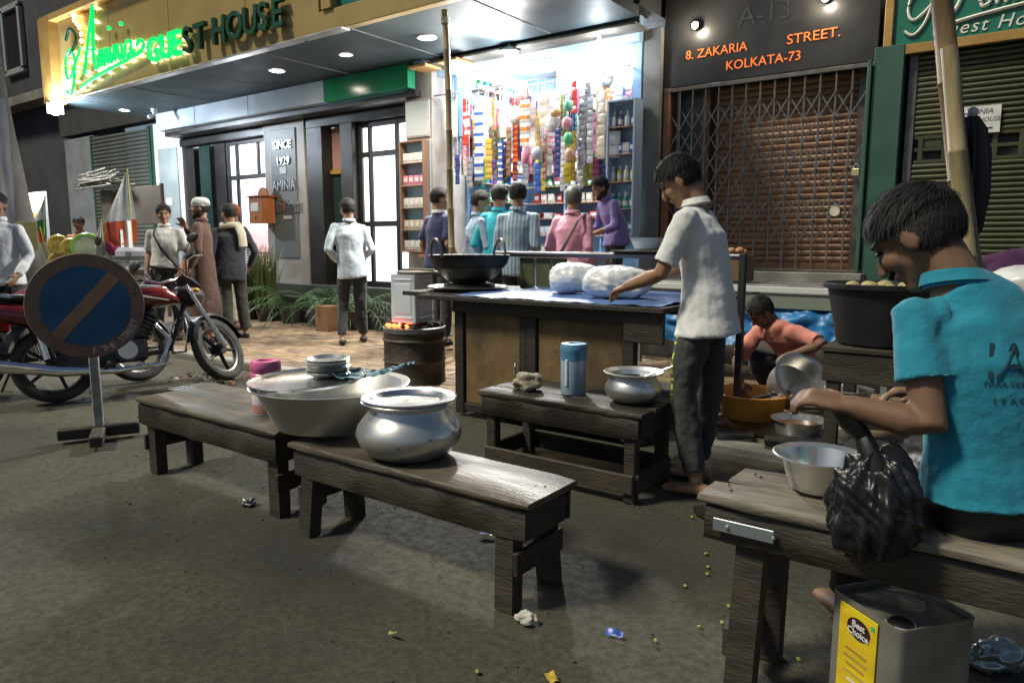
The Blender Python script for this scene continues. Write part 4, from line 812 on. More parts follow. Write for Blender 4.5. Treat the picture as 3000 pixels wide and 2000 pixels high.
tag(gl_.build('leaves', mat('chopped_green', (.06, .13, .03), rough=.6), bo), kind='stuff')
bundle('crumpled black plastic bag hanging over the front edge of the plank bench', (-.262, 1.775, .64), (.085, .068, .118), bagblack_m, 7.7, R(15), [(-.03, .03, .16), (-.06, .03, .2), (-.09, .02, .235)], amp=.15, fold=.5, n=90, k=64)
# oil tin in front
ot = thing('oil_tin', 'dull square oil tin with yellow Best Choice label under the plank bench', 'tin', (-.21, 1.94, 0), R(-38)); tinbox(ot, .228, .36, tind_m)
fl_ = MB(); fl_.tube([(-.05, 0, .352), (-.045, 0, .372), (.0, 0, .378), (.045, 0, .372), (.05, 0, .352)], .006, 8); fl_.build('handle', tind_m, ot).rotation_euler = (0, 0, R(40))
MB().lathe([(.001, .356), (.026, .356), (.028, .352), (.028, .346)], 24, Matrix.Translation((.07, -.07, .0))).build('cap', black_m, ot)
MB().lathe([(.03, .349), (.032, .353), (.034, .349)], 24, Matrix.Translation((.07, -.07, .0))).build('spout_ring', tin_m, ot)
lbm = mat('yellow_label', (.80, .62, .02), (.68, .46, .02), 3.2, .45, stretch=(2, 2, 7), detail=2)
lb_ = MB().box((-.01, -.1185, .21), (.125, .003, .27), .001).build('label', lbm, ot)
MB().lathe([(.001, 0), (.036, 0), (.038, .002)], 28, Matrix.Translation((-.005, -.1202, .30)) @ Matrix.Rotation(R(90), 4, 'X') @ Matrix.Scale(.72, 4, (0, 1, 0))).build('brand_oval', pm((.04, .015, .02), .5), lb_)
for s, z in (('Best', .302), ('Choice', .281)): text('lettering', s, .024, (-.005, -.1228, z), (R(90), 0, 0), white_m, lb_, .0003, 'CENTER', bevel=.0006)
for z, w_, c in ((.235, .07, (.45, .30, .05)), (.215, .08, (.5, .34, .06)), (.195, .06, (.5, .3, .05)), (.175, .075, (.6, .42, .1)), (.155, .05, (.78, .74, .66)), (.12, .09, (.55, .10, .05)), (.10, .08, (.5, .28, .06))): MB().box((-.01, -.1203, z), (w_, .001, .007)).build('print_line', pm(c, .5), lb_, 0)
MB().box((.04, -.1203, .325), (.012, .001, .012)).build('green_mark', pm((.1, .5, .3), .5), lb_, 0)
# no-parking sign
ns = thing('no_parking_sign', 'round blue and red no-parking disc on a short post with wooden cross foot', 'sign', (-4.78, 2.05, 0), R(62))
M62 = None
MB().box((0, 0, .055), (.46, .075, .07), .008).build('foot_beam', wood_m, ns); MB().box((0, -.17, .054), (.075, .26, .068), .008).build('foot_beam', wood_m, ns); MB().box((0, .15, .054), (.075, .22, .068), .008).build('foot_beam', wood_m, ns)
MB().box((0, 0, .36), (.055, .055, .56), .006).build('post', mat('whitewash', (.46, .45, .40), (.30, .29, .25), 12, .8, bump=.4, c3=(.14, .13, .11)), ns)
RX = Matrix.Translation((-.015, -.045, .86)) @ Matrix.Rotation(R(90), 4, 'X')
MB().lathe([(.001, -.008), (.322, -.008), (.324, 0), (.320, .004), (.001, .004)], 64, RX).build('disc', mat('rust_red', (.25, .14, .10), (.17, .095, .07), 9, .6, c3=(.23, .15, .10), spots=(11, .09, (.07, .04, .03))), ns)
MB().lathe([(.001, .0065), (.246, .0065), (.247, .004)], 64, RX).build('blue_face', mat('sign_blue', (.016, .12, .25), (.012, .085, .18), 7, .5, c3=(.02, .075, .14), spots=(9, .06, (.16, .10, .06))), ns)
MB().box((0, 0, .009), (.50, .078, .004), .001, RX @ Matrix.Rotation(R(48), 4, 'Z')).build('bar', mat('rust_bar', (.36, .22, .12), (.26, .15, .085), 9, .55), ns)
s_ = 'F THE STREET'
for i, ch in enumerate(s_):
    if ch == ' ': continue
    a = R(-84 + i * 5.6); L = text('letter', ch, .058, (0, 0, 0), (0, 0, 0), pm((.62, .56, .48), .6), ns, .0006, 'CENTER')
    L.matrix_local = RX @ Matrix.Rotation(a, 4, 'Z') @ Matrix.Translation((.302, 0, .0055)) @ Matrix.Rotation(R(90), 4, 'Z')
# ------------------------------------------------------------------ right side: bucket table, washing-up, long table
bt2 = thing('side_table', 'rough wooden table under the big black tub', 'table', (-.45, 4.75, .055)); 
for i in range(3): bx('plank', (0, -.2 + i * .2, .575), (1.1, .19, .03), wood_m, bt2)
bx('apron', (0, -.27, .47), (1.08, .03, .17), wood_m, bt2); bx('apron', (0, .27, .47), (1.08, .03, .17), wood_m, bt2)
for x in (-.48, .48):
    for y in (-.24, .24): bx('leg', (x, y, .28), (.075, .06, .56), wood_m, bt2)
bx('stretcher', (-.48, 0, .2), (.03, .42, .07), wood_m, bt2)
tb = thing('black_tub', 'big black plastic tub of pale vegetables on the rough table', 'tub', (-.74, 4.74, .648))
MB().lathe([(.001, 0), (.22, 0), (.235, .01), (.30, .33), (.325, .335), (.327, .36), (.32, .365), (.295, .35), (.225, .02), (.001, .015)], 48).build('body', blackplastic_m, tb)
for i, (x, y, r) in enumerate([(-.05, -.1, .05), (.06, -.12, .035), (-.16, -.02, .045), (.14, -.02, .04), (0, .08, .05), (-.1, .1, .04), (.1, .12, .04)]):
    t = thing('potato', 'pale round vegetable in the big black tub', 'vegetable', (-.74 + x, 4.74 + y, .985), 0, 'vegetables in the black tub'); MB().ball((0, 0, 0), (r, r * .85, r * .8)).build('vegetable', pm((.42, .36, .16), .6), t)
t = thing('vegetable_heap', 'heap of pale vegetables filling the black tub', 'vegetables', (-.74, 4.74, .648)); MB().lathe([(.26, .30), (.2, .32), (.001, .325)], 24).build('heap', pm((.30, .27, .13), .7), t); t['kind'] = 'stuff'
xt = thing('back_table', 'table with bundles behind the boy in turquoise', 'table', (.3, 4.7, .055)); bx('top', (0, 0, .86), (.9, .7, .035), wood_m, xt)
for x in (-.4, .4):
    for y in (-.3, .3): bx('leg', (x, y, .42), (.06, .06, .84), wood_m, xt)
bundle('white plastic bundle behind the boy in turquoise', (.02, 4.6, 1.03), (.24, .2, .10), bagwhite_m, 9.2, 0, fold=.15)
bundle('heap of purple cloth behind the white bundle', (.02, 4.92, 1.10), (.28, .12, .12), mat('purple_cloth', (.07, .02, .075), (.045, .012, .05), 12, .9), 3.3, 0, None, 'purple_cloth', .2, 'cloth')
wb = thing('white_basin', 'white plastic basin at the right edge behind the boy in turquoise', 'basin', (.16, 4.42, .935)); MB().lathe([(.001, 0), (.1, 0), (.14, .07), (.15, .073), (.14, .065), (.1, .01), (.001, .008)], 32).build('body', pm((.62, .60, .52), .4), wb)
lt_ = thing('long_table', 'long steel topped table along the raised plinth', 'table', (-2.05, 6.35, .055)); bx('top', (0, 0, .83), (2.5, .5, .03), steel_m, lt_); bx('edge', (0, -.255, .805), (2.5, .02, .05), mat('pale_edge', (.62, .66, .62), rough=.4), lt_); bx('apron', (0, -.23, .71), (2.44, .03, .12), mat('apron_green', (.20, .24, .19), rough=.6), lt_)
for x in (-1.15, 0, 1.15):
    for y in (-.2, .2): bx('leg', (x, y, .4), (.05, .05, .80), mat('leg_grey_%d%d' % (x * 10 + 20, y * 10 + 5), (.18, .2, .2), rough=.5), lt_)
tp = MB(); grid(tp, -1.2, 1.0, 0, .36, 90, 20, lambda x, y: 0); tp.v = [(x, .07 * NZ.noise(Vector((x * 5, y * 8, 0))) + .07 * abs(NZ.noise(Vector((x * 9, y * 12, 3)))) - (.36 - y) * .25, y + .05 * math.sin(x * 4) * (1 - y / .36)) for x, y, z in tp.v]
o = tp.build('tarpaulin', tarp_m, None, 0, (-2.0, 6.12, .40)); o.data.polygons.foreach_set('use_smooth', [True] * len(tp.f)); tag(o, 'bright blue tarpaulin draped below the long table', 'tarpaulin')
cr = thing('crate', 'wooden crate of brown fritters on the long table', 'crate', (-2.26, 6.3, .90))
for c, d in (((0, -.14, .13), (.42, .016, .22)), ((0, .14, .13), (.42, .016, .22)), ((-.21, 0, .13), (.016, .27, .22)), ((.21, 0, .13), (.016, .27, .22)), ((0, 0, .02), (.42, .28, .02))): MB().box(c, d, .003).build('board', mat('crate_wood_%d' % int(c[0] * 100 + c[1] * 10 + 50), (.20, .11, .06), (.14, .075, .04), 8, .6, stretch=(1, 1, 6)), cr)
for i in range(16):
    t = thing('fritter', 'round brown fritter heaped in the wooden crate', 'fritter', (-2.26 + rnd.uniform(-.16, .16), 6.3 + rnd.uniform(-.1, .1), 1.14 + rnd.uniform(-.01, .04)), rnd.uniform(0, 3), 'fritters in the wooden crate'); ob('fritter', MB().ball((0, 0, 0), (.042, .036, .03)).mesh('fritter', mat('fritter', (.50, .27, .11), (.36, .18, .07), 40, .7)) if i == 0 else _fr, t)
    if i == 0: _fr = t.children[0].data
tubo = thing('orange_tub', 'orange plastic washing tub with dark water by the steel post', 'tub', (-1.52, 4.86, .06)); MB().lathe([(.001, 0), (.17, 0), (.19, .01), (.245, .165), (.26, .17), (.262, .18), (.255, .183), (.238, .17), (.185, .02), (.001, .015)], 48).build('body', mat('orange_plastic', (1., .46, .09), (.95, .40, .06), 3, .35), tubo); MB().lathe([(.001, .1), (.216, .1)], 32).build('water', mat('dish_water', (.12, .06, .02), rough=.04), tubo)
t = thing('scrubber', 'black handled scrubber lying in the orange tub', 'scrubber', (-1.45, 4.84, .17)); MB().tube([(-.1, -.03, 0), (.02, .0, .05), (.08, .02, .07)], .012, 8).build('handle', black_m, t); MB().ball((.09, .02, .075), (.03, .025, .02)).build('head', black_m, t)
sb = thing('steel_dish', 'low steel dish on the wet ground beside the orange tub', 'dish', (-1.14, 4.60, .06)); MB().lathe([(.001, 0), (.12, 0), (.13, .006), (.148, .09), (.165, .094), (.166, .098), (.145, .092), (.125, .012), (.001, .01)], 40).build('dish', steel_m, sb); MB().lathe([(.001, .06), (.138, .06)], 32).build('water', mat('brown_water', (.16, .08, .03), rough=.05), sb)
wk2 = thing('white_bucket', 'white enamel bucket beside the leg of the tub table', 'bucket', (-.93, 4.98, .06)); MB().lathe([(.001, 0), (.10, 0), (.13, .24), (.15, .245), (.152, .252), (.145, .252), (.125, .24), (.1, .01), (.001, .01)], 36).build('body', pm((.62, .60, .57), .35), wk2)
sp2 = thing('steel_pot', 'large steel pot tipped on its side, being scrubbed', 'pot', (-1.27, 4.98, .30)); sp2.rotation_euler = (R(58), R(-10), R(55))
MB().lathe([(.001, -.12), (.13, -.12), (.15, -.105), (.165, -.06), (.175, .08), (.195, .085), (.196, .092), (.17, .09), (.158, -.05), (.001, -.10)], 44).build('body', alu_m, sp2)
stone_m = mat('broken_stone', (.035, .033, .03), (.02, .019, .018), 8, .7, bump=.8, bscale=20)
for i, (x, y, sx, sy, sz) in enumerate([(-1.42, 4.28, .16, .11, .07), (-1.12, 4.24, .18, .12, .08), (-1.68, 4.20, .12, .1, .06), (-.86, 4.30, .13, .1, .07), (-1.95, 4.02, .1, .1, .06)]):
    t = thing('stone', ['dark broken kerb stone just right of the standing boy\'s legs', 'dark broken kerb stone with flat top behind the steel bowl', 'dark stone behind the standing boy\'s legs', 'dark stone at the foot of the tub table', 'dark stone beside the low stand'][i], 'stone', (x, y, sz * .55 + .01), rnd.uniform(-.4, .4), 'broken kerb stones in the gutter')
    mb = MB().box((0, 0, 0), (1, 1, 1)); bm = bmesh.new(); me = mb.mesh('s', stone_m, 0); bm.from_mesh(me); bmesh.ops.subdivide_edges(bm, edges=bm.edges, cuts=5, use_grid_fill=True)
    for v in bm.verts: v.co = Vector((v.co.x * sx * 2, v.co.y * sy * 2, v.co.z * sz * 2)) * (1 + .28 * NZ.noise(v.co * 2.3 + Vector((i * 3, 0, 0)))) * .62
    bm.to_mesh(me); bm.free(); ob('stone', me, t)
# poles
def bamboo(label, a, b, r, m, nodes=9):
    a, b = Vector(a), Vector(b); t = thing('bamboo_pole', label, 'pole', a); d = b - a; pts = []; rad = []
    for i in range(nodes):
        for f, k in ((.0, 1.), (.02, 1.14), (.04, 1.), (.5, .96)): pts.append(d * ((i + f) / nodes)); rad.append(r * k * (1 - .15 * i / nodes))
    pts.append(d); rad.append(r * .85); mb = MB().loft(pts, rad, (1, .1, 0), 16, 'flat'); mb.v = [(x + .006 * math.sin(z * 3), y + .006 * math.cos(z * 2.3), z) for x, y, z in mb.v]; mb.build('culm', m, t, 60)
    return t
p1 = bamboo('tall slender bamboo pole rising behind the wok', (-4.73, 5.5, .055), (-4.83, 5.5, 3.47), .036, bamboo_m)
MB().tube([(-.095 + .038 * math.cos(a), .038 * math.sin(a), 3.28 + .003 * a) for a in [k * .6 for k in range(34)]], .007, 6).build('binding', white_m, p1)
bamboo('thick brown bamboo pole leaning behind the boy in turquoise', (-.02, 3.35, 0), (-.46, 3.35, 2.6), .044, bamboo_d, 7)
bamboo('paler bamboo pole lashed in front of the brown one', (-.04, 3.25, 0), (-.34, 3.27, 1.98), .034, bamboo_m, 5)
um = thing('folded_umbrella', 'folded black umbrella hanging from the bamboo poles', 'umbrella', (-.245, 3.42, 1.24)); mb = MB(); n = 32; vs = []
for z, r in ((0, .02), (.06, .045), (.2, .062), (.35, .06), (.45, .045), (.5, .02)):
    for k in range(n): a = 2 * math.pi * k / n; q = r * (1 + .22 * math.sin(8 * a)); vs.append((q * math.cos(a) - .03 * z, q * .7 * math.sin(a), z))
mb.add(vs, [(j * n + k, j * n + (k + 1) % n, (j + 1) * n + (k + 1) % n, (j + 1) * n + k) for j in range(5) for k in range(n)]).build('cover', mat('umbrella_black', (.012, .012, .014), rough=.55), um); MB().ball((-.015, 0, .515), (.022, .02, .022)).build('tip', pm((.6, .65, .68), .4), um)
# ------------------------------------------------------------------ planters, letter box, chair
def blades(mb, n, r, h0, h1, lean, wd, seed):
    q = random.Random(seed)
    for i in range(n):
        a = q.uniform(0, 6.28); x, y = r * q.random() * math.cos(a), r * q.random() * math.sin(a); h = q.uniform(h0, h1); b = q.uniform(0, 6.28); l = q.uniform(.2, 1) * lean; w_ = wd * q.uniform(.7, 1.2); prev = None
        for k in range(6):
            t = k / 5; c = Vector((x + l * t * t * math.cos(b), y + l * t * t * math.sin(b), h * (t - .25 * l * t * t))); s = Vector((-math.sin(b), math.cos(b), 0)) * w_ * (1 - t * .85); cur = (c - s, c + s)
            if prev: mb.add([prev[0], prev[1], cur[1], cur[0]], [(0, 1, 2, 3)])
            prev = cur
leaf_m = mat('leaf', (.12, .17, .055), (.07, .11, .035), 6, .45, c3=(.13, .14, .06)); leaf2_m = mat('leaf_dark', (.05, .12, .04), (.03, .08, .03), 6, .45)
def planter(label, loc, pr, ph, n, r, h0, h1, lean, wd, seed, lm, pmn):
    t = thing('potted_plant', label, 'plant', loc, 0, 'potted plants by the entrance steps'); MB().lathe([(.001, 0), (pr * .75, 0), (pr, ph * .85), (pr * 1.1, ph * .86), (pr * 1.1, ph), (pr * .95, ph), (pr * .9, ph * .9), (.001, ph * .9)], 24).build('pot', pmn, t)
    mb = MB(); blades(mb, n, r, h0, h1, lean, wd, seed); mb.build('foliage', lm, t, 60, (0, 0, ph * .85))
pot_m = mat('dark_pot', (.06, .045, .035), (.035, .03, .025), 6, .7)
planter('tall grassy potted plant nearest the lit left doorway', (-9.95, 6.62, PZ), .14, .22, 300, .17, .55, 1.05, .3, .011, 3, leaf_m, pot_m)
planter('tall grassy potted plant in front of the lettered pillar', (-9.5, 6.60, PZ), .15, .22, 320, .18, .55, 1.05, .3, .011, 4, leaf_m, pot_m)
def palm(label, loc, seed):
    q = random.Random(seed); t = thing('potted_palm', label, 'plant', loc, 0, 'potted plants by the entrance steps'); MB().lathe([(.001, 0), (.13, 0), (.17, .24), (.18, .25), (.16, .25), (.001, .22)], 24).build('pot', pot_m, t); mb = MB()
    for i in range(18):
        b = q.uniform(0, 6.28); L = q.uniform(.55, .85); up = q.uniform(.5, 1.0); P_ = []
        for k in range(12): s = k / 11; P_.append(Vector((math.cos(b) * L * s, math.sin(b) * L * s, .22 + up * s - .75 * s * s * (1.2 - up * .3))))
        mb.loft(P_, [.006] * 12, (0, 0, 1), 5, 'flat')
        for k in range(2, 12):
            for sd in (-1, 1):
                d = (P_[k] - P_[k - 1]).normalized(); sv = Vector((-math.sin(b), math.cos(b), 0)) * sd; tip = P_[k] + sv * .15 * (1.1 - k / 14) + d * .09 + Vector((0, 0, -.05)); mb.add([P_[k] - d * .012, P_[k] + d * .012, tip], [(0, 1, 2)])
    mb.build('fronds', leaf2_m, t, 0)
palm('bushy potted palm between the lettered pillar and the walking man', (-8.95, 6.65, PZ), 1); palm('potted palm right of the walking man', (-7.55, 6.7, PZ), 2); palm('potted palm half hidden behind the walking man', (-8.3, 6.7, PZ), 5)
bxp = thing('carton', 'brown cardboard carton on the steps behind the walking man', 'box', (-7.75, 6.35, PZ)); bx('box', (0, 0, .17), (.26, .22, .34), pm((.24, .13, .065), .8), bxp)
lbx = thing('letter_box', 'orange wooden letter box hung on the lettered pillar', 'letter box', (-10.2, 7.10, 1.55)); om = mat('orange_wood', (.46, .16, .05), (.36, .12, .035), 4, .45, stretch=(4, 4, 1)); bx('body', (0, 0, .21), (.36, .24, .42), om, lbx); MB().box((0, -.0, .432), (.42, .30, .025), .004).build('lid', om, lbx); MB().cyl((0, .02, .45), (0, .05, .45), .13, n=24).build('crest', om, lbx); bx('label', (-.02, -.123, .26), (.2, .004, .13), white_m, lbx); MB().ball((0, -.122, .09), (.02, .008, .02)).build('lock', black_m, lbx)
chs = thing('chair', 'dark metal chair against the pink wall inside the left doorway', 'chair', (-12.55, 8.75, .6), R(-20)); dk = pm((.05, .045, .05), .5, .3)
bx('seat', (0, 0, .44), (.4, .4, .03), dk, chs); bx('backrest', (0, .19, .78), (.4, .025, .2), dk, chs)
for x in (-.19, .19):
    MB().cyl((x, -.18, 0), (x, -.18, .43), .012).build('leg', dk, chs); MB().tube([(x, .2, 0), (x, .18, .44), (x, .2, .88)], .012).build('leg', dk, chs)
# ------------------------------------------------------------------ litter
def scrap(name, label, loc, w_, h, m, seed, rz=0, cat='litter', group=None, hh=.02):
    mb = MB(); grid(mb, -w_ / 2, w_ / 2, -h / 2, h / 2, 8, 6, lambda x, y: hh * .4 + hh * NZ.noise(Vector((x * 30 + seed, y * 30, seed)))); o = mb.build(name, m, None, 0, loc, (0, 0, rz)); return tag(o, label, cat, group)
foil = mat('blue_foil', (.05, .12, .5), (.5, .55, .7), 40, .3, thr=(.52, .56))
scrap('wrapper', 'blue and white sweet wrapper lying behind the low bench', (-1.82, 2.31, .012), .06, .035, foil, 1, .4); scrap('wrapper', 'narrow blue wrapper lying right of the bench leg', (-1.0, 1.92, .01), .055, .02, foil, 2, .3)
bundle('small crumpled paper on the road beside the bench leg', (-1.28, 1.83, .016), (.03, .022, .016), pm((.55, .52, .45), .8), 5, 0, None, 'paper_scrap', .5, 'litter')
bundle('crumpled clear plastic scrap in front of the two low benches', (-2.97, 1.92, .02), (.032, .026, .018), mat('clear_scrap', (.16, .165, .165), rough=.15, coat=.5), 6, 0, None, 'plastic_scrap', .5, 'litter')
bundle('crumpled silvery packet on the ground right of the oil tin', (-.01, 2.45, .035), (.075, .04, .04), mat('silver_foil', (.4, .44, .42), rough=.25, metal=.6), 8, .7, None, 'foil_packet', .5, 'litter')
scrap('wrapper', 'yellow wrapper on the road at the bottom edge of the picture', (-1.03, 1.60, .01), .05, .03, pm((.6, .42, .05), .5), 3, -.6)
scrap('leaf_scrap', 'thin pale green strip on the road before the low bench', (-1.57, 1.50, .01), .04, .01, pm((.3, .36, .12), .6), 4, -.2)
PEA = [(-1.19, 3.02), (-.99, 2.68), (-.92, 2.51), (-.95, 2.37), (-.77, 2.32), (-.75, 2.2), (-.8, 2.13), (-.49, 2.13), (-1.23, 1.51), (-.88, 1.97), (-.94, 2.57), (-2.2, 2.75)]
pem = MB().ball((0, 0, 0), (.009, .007, .006), 8, 6).mesh('pea', pm((.26, .34, .08), .5))
for x, y in PEA: tag(ob('pea', pem, None, (x, y, .008), (0, 0, rnd.uniform(0, 3))), 'small green pea dropped on the road near the plank bench', 'vegetable', 'green peas scattered on the road')
hp = MB(); q = random.Random(5)
for i in range(90):
    x, y = q.gauss(0, .22), q.gauss(0, .13); s = q.uniform(.02, .06); M_ = Matrix.Translation((x, y, .02 + q.uniform(0, .03))) @ Euler((q.uniform(-.6, .6), q.uniform(-.6, .6), q.uniform(0, 3))).to_matrix().to_4x4(); hp.box((0, 0, 0), (s, s * q.uniform(.3, .9), .006), 0, M_, q.choice((0, 0, 1, 2, 3)))
tag(hp.build('litter', [pm((.14, .11, .08), .8), pm((.45, .42, .38), .7), pm((.3, .16, .08), .7), pm((.2, .22, .24), .5)], None, 0, (-5.95, 3.62, 0)), 'heap of paper and plastic litter by the motorcycle\'s front wheel', 'litter', kind='stuff')

gr = MB(); q = random.Random(21)
for i in range(900):
    x, y = q.uniform(-6.5, .6), q.uniform(1.2, 4.0); r = q.uniform(.002, .006) * (1.6 if q.random() < .06 else 1); gr.ball((x, y, r * .4), (r, r * q.uniform(.6, 1), r * .6), 5, 4, q.choice((0, 0, 1)))
tag(gr.build('grit', [pm((.10, .095, .08), .9), pm((.05, .048, .042), .9)], None, 0), 'loose grit and small stones strewn over the road', 'grit', kind='stuff')
def puddle(loc, rx, ry, seed):
    n = 40; vs = [(0, 0, 0)] + [(rx * (1 + .45 * NZ.noise(Vector((math.cos(a) * 1.3, math.sin(a) * 1.3, seed)))) * math.cos(a), ry * (1 + .45 * NZ.noise(Vector((math.cos(a) * 1.3, math.sin(a) * 1.3, seed + 4)))) * math.sin(a), 0) for a in [2 * math.pi * k / n for k in range(n)]]
    o = MB().add(vs, [(0, 1 + k, 1 + (k + 1) % n) for k in range(n)]).build('puddle', wet_m, None, 0, loc); o['kind'] = 'structure'
wet_m = mat('wet_ground', (.022, .020, .016), (.03, .027, .022), 9, .08, r2=.45, bump=.15, bscale=30)
puddle((-1.35, 3.72, .009), .42, .22, 1); puddle((-2.1, 3.45, .009), .55, .25, 5); puddle((-1.0, 3.15, .009), .25, .14, 9)
puddle((-1.25, 4.62, PZ + .010), .5, .24, 3)
# ------------------------------------------------------------------ people
_tex = {}
def cloud(sz):
    if sz not in _tex:
        
        if sz < 0: t = bpy.data.textures.new('folds_%d' % len(_tex), 'MARBLE'); t.noise_scale = -sz; t.turbulence = 9; t.noise_depth = 3; t.marble_type = 'SOFT'
        else: t = bpy.data.textures.new('folds_%d' % len(_tex), 'CLOUDS'); t.noise_scale = sz; t.noise_depth = 2
        _tex[sz] = t
    return _tex[sz]
def skinmesh(mb, name, m, parent, vox, smooth=4, fold=None):
    o = mb.build(name, m, parent, 0)
    r = o.modifiers.new('remesh', 'REMESH'); r.mode = 'VOXEL'; r.voxel_size = vox; r.use_smooth_shade = True
    s = o.modifiers.new('smooth', 'SMOOTH'); s.factor = .5; s.iterations = smooth
    for i, (sz, st) in enumerate(fold or []):
        d = o.modifiers.new('folds', 'DISPLACE'); d.texture = cloud(sz); d.strength = st; d.mid_level = .5; d.texture_coords = 'LOCAL'
    return o
def hand(mb, W, d, nrm, lat, s=1., curl=.5, r=.0088):
    W, d, nrm, lat = Vector(W), Vector(d).normalized(), Vector(nrm).normalized(), Vector(lat).normalized()
    mb.loft([W - d * .015, W + d * .03 * s, W + d * .082 * s], [(.024 * s, .019 * s), (.036 * s, .017 * s), (.039 * s, .014 * s)], lat, 12, 'round')
    for off, ln in ((.029, .068), (.010, .078), (-.010, .072), (-.028, .056)):
        p = W + d * .078 * s + lat * off * s; a = 0; pts = [p]
        for k, f in enumerate((.45, .32, .25)):
            a += curl * (.6 if k == 0 else .9); p = p + (d * math.cos(a) + nrm * math.sin(a)) * ln * f * s; pts.append(p)
        mb.loft(pts, [r * s * 1.08, r * s, r * s * .95, r * s * .8], lat, 8, 'round')
    b = W + d * .022 * s + lat * .03 * s; t1 = b + (d * .62 + lat * .7 + nrm * .25).normalized() * .042 * s; t2 = t1 + (d * .85 + lat * .25 + nrm * .45).normalized() * .034 * s
    mb.loft([b - lat * .012 * s, b, t1, t2], [r * 1.5 * s, r * 1.5 * s, r * 1.15 * s, r * .95 * s], nrm, 8, 'round')
J0 = dict(pel=(0, 0, .95), wai=(0, 0, 1.08), che=(0, 0, 1.27), nek=(0, -.015, 1.44), shL=(-.165, -.01, 1.375), shR=(.165, -.01, 1.375), elL=(-.22, -.04, 1.10), elR=(.225, -.04, 1.10), wrL=(-.22, .07, .865), wrR=(.22, .07, .865),
          hiL=(-.085, 0, .92), hiR=(.085, 0, .92), knL=(-.095, .02, .50), knR=(.095, .02, .50), anL=(-.1, -.02, .085), anR=(.1, -.02, .085))
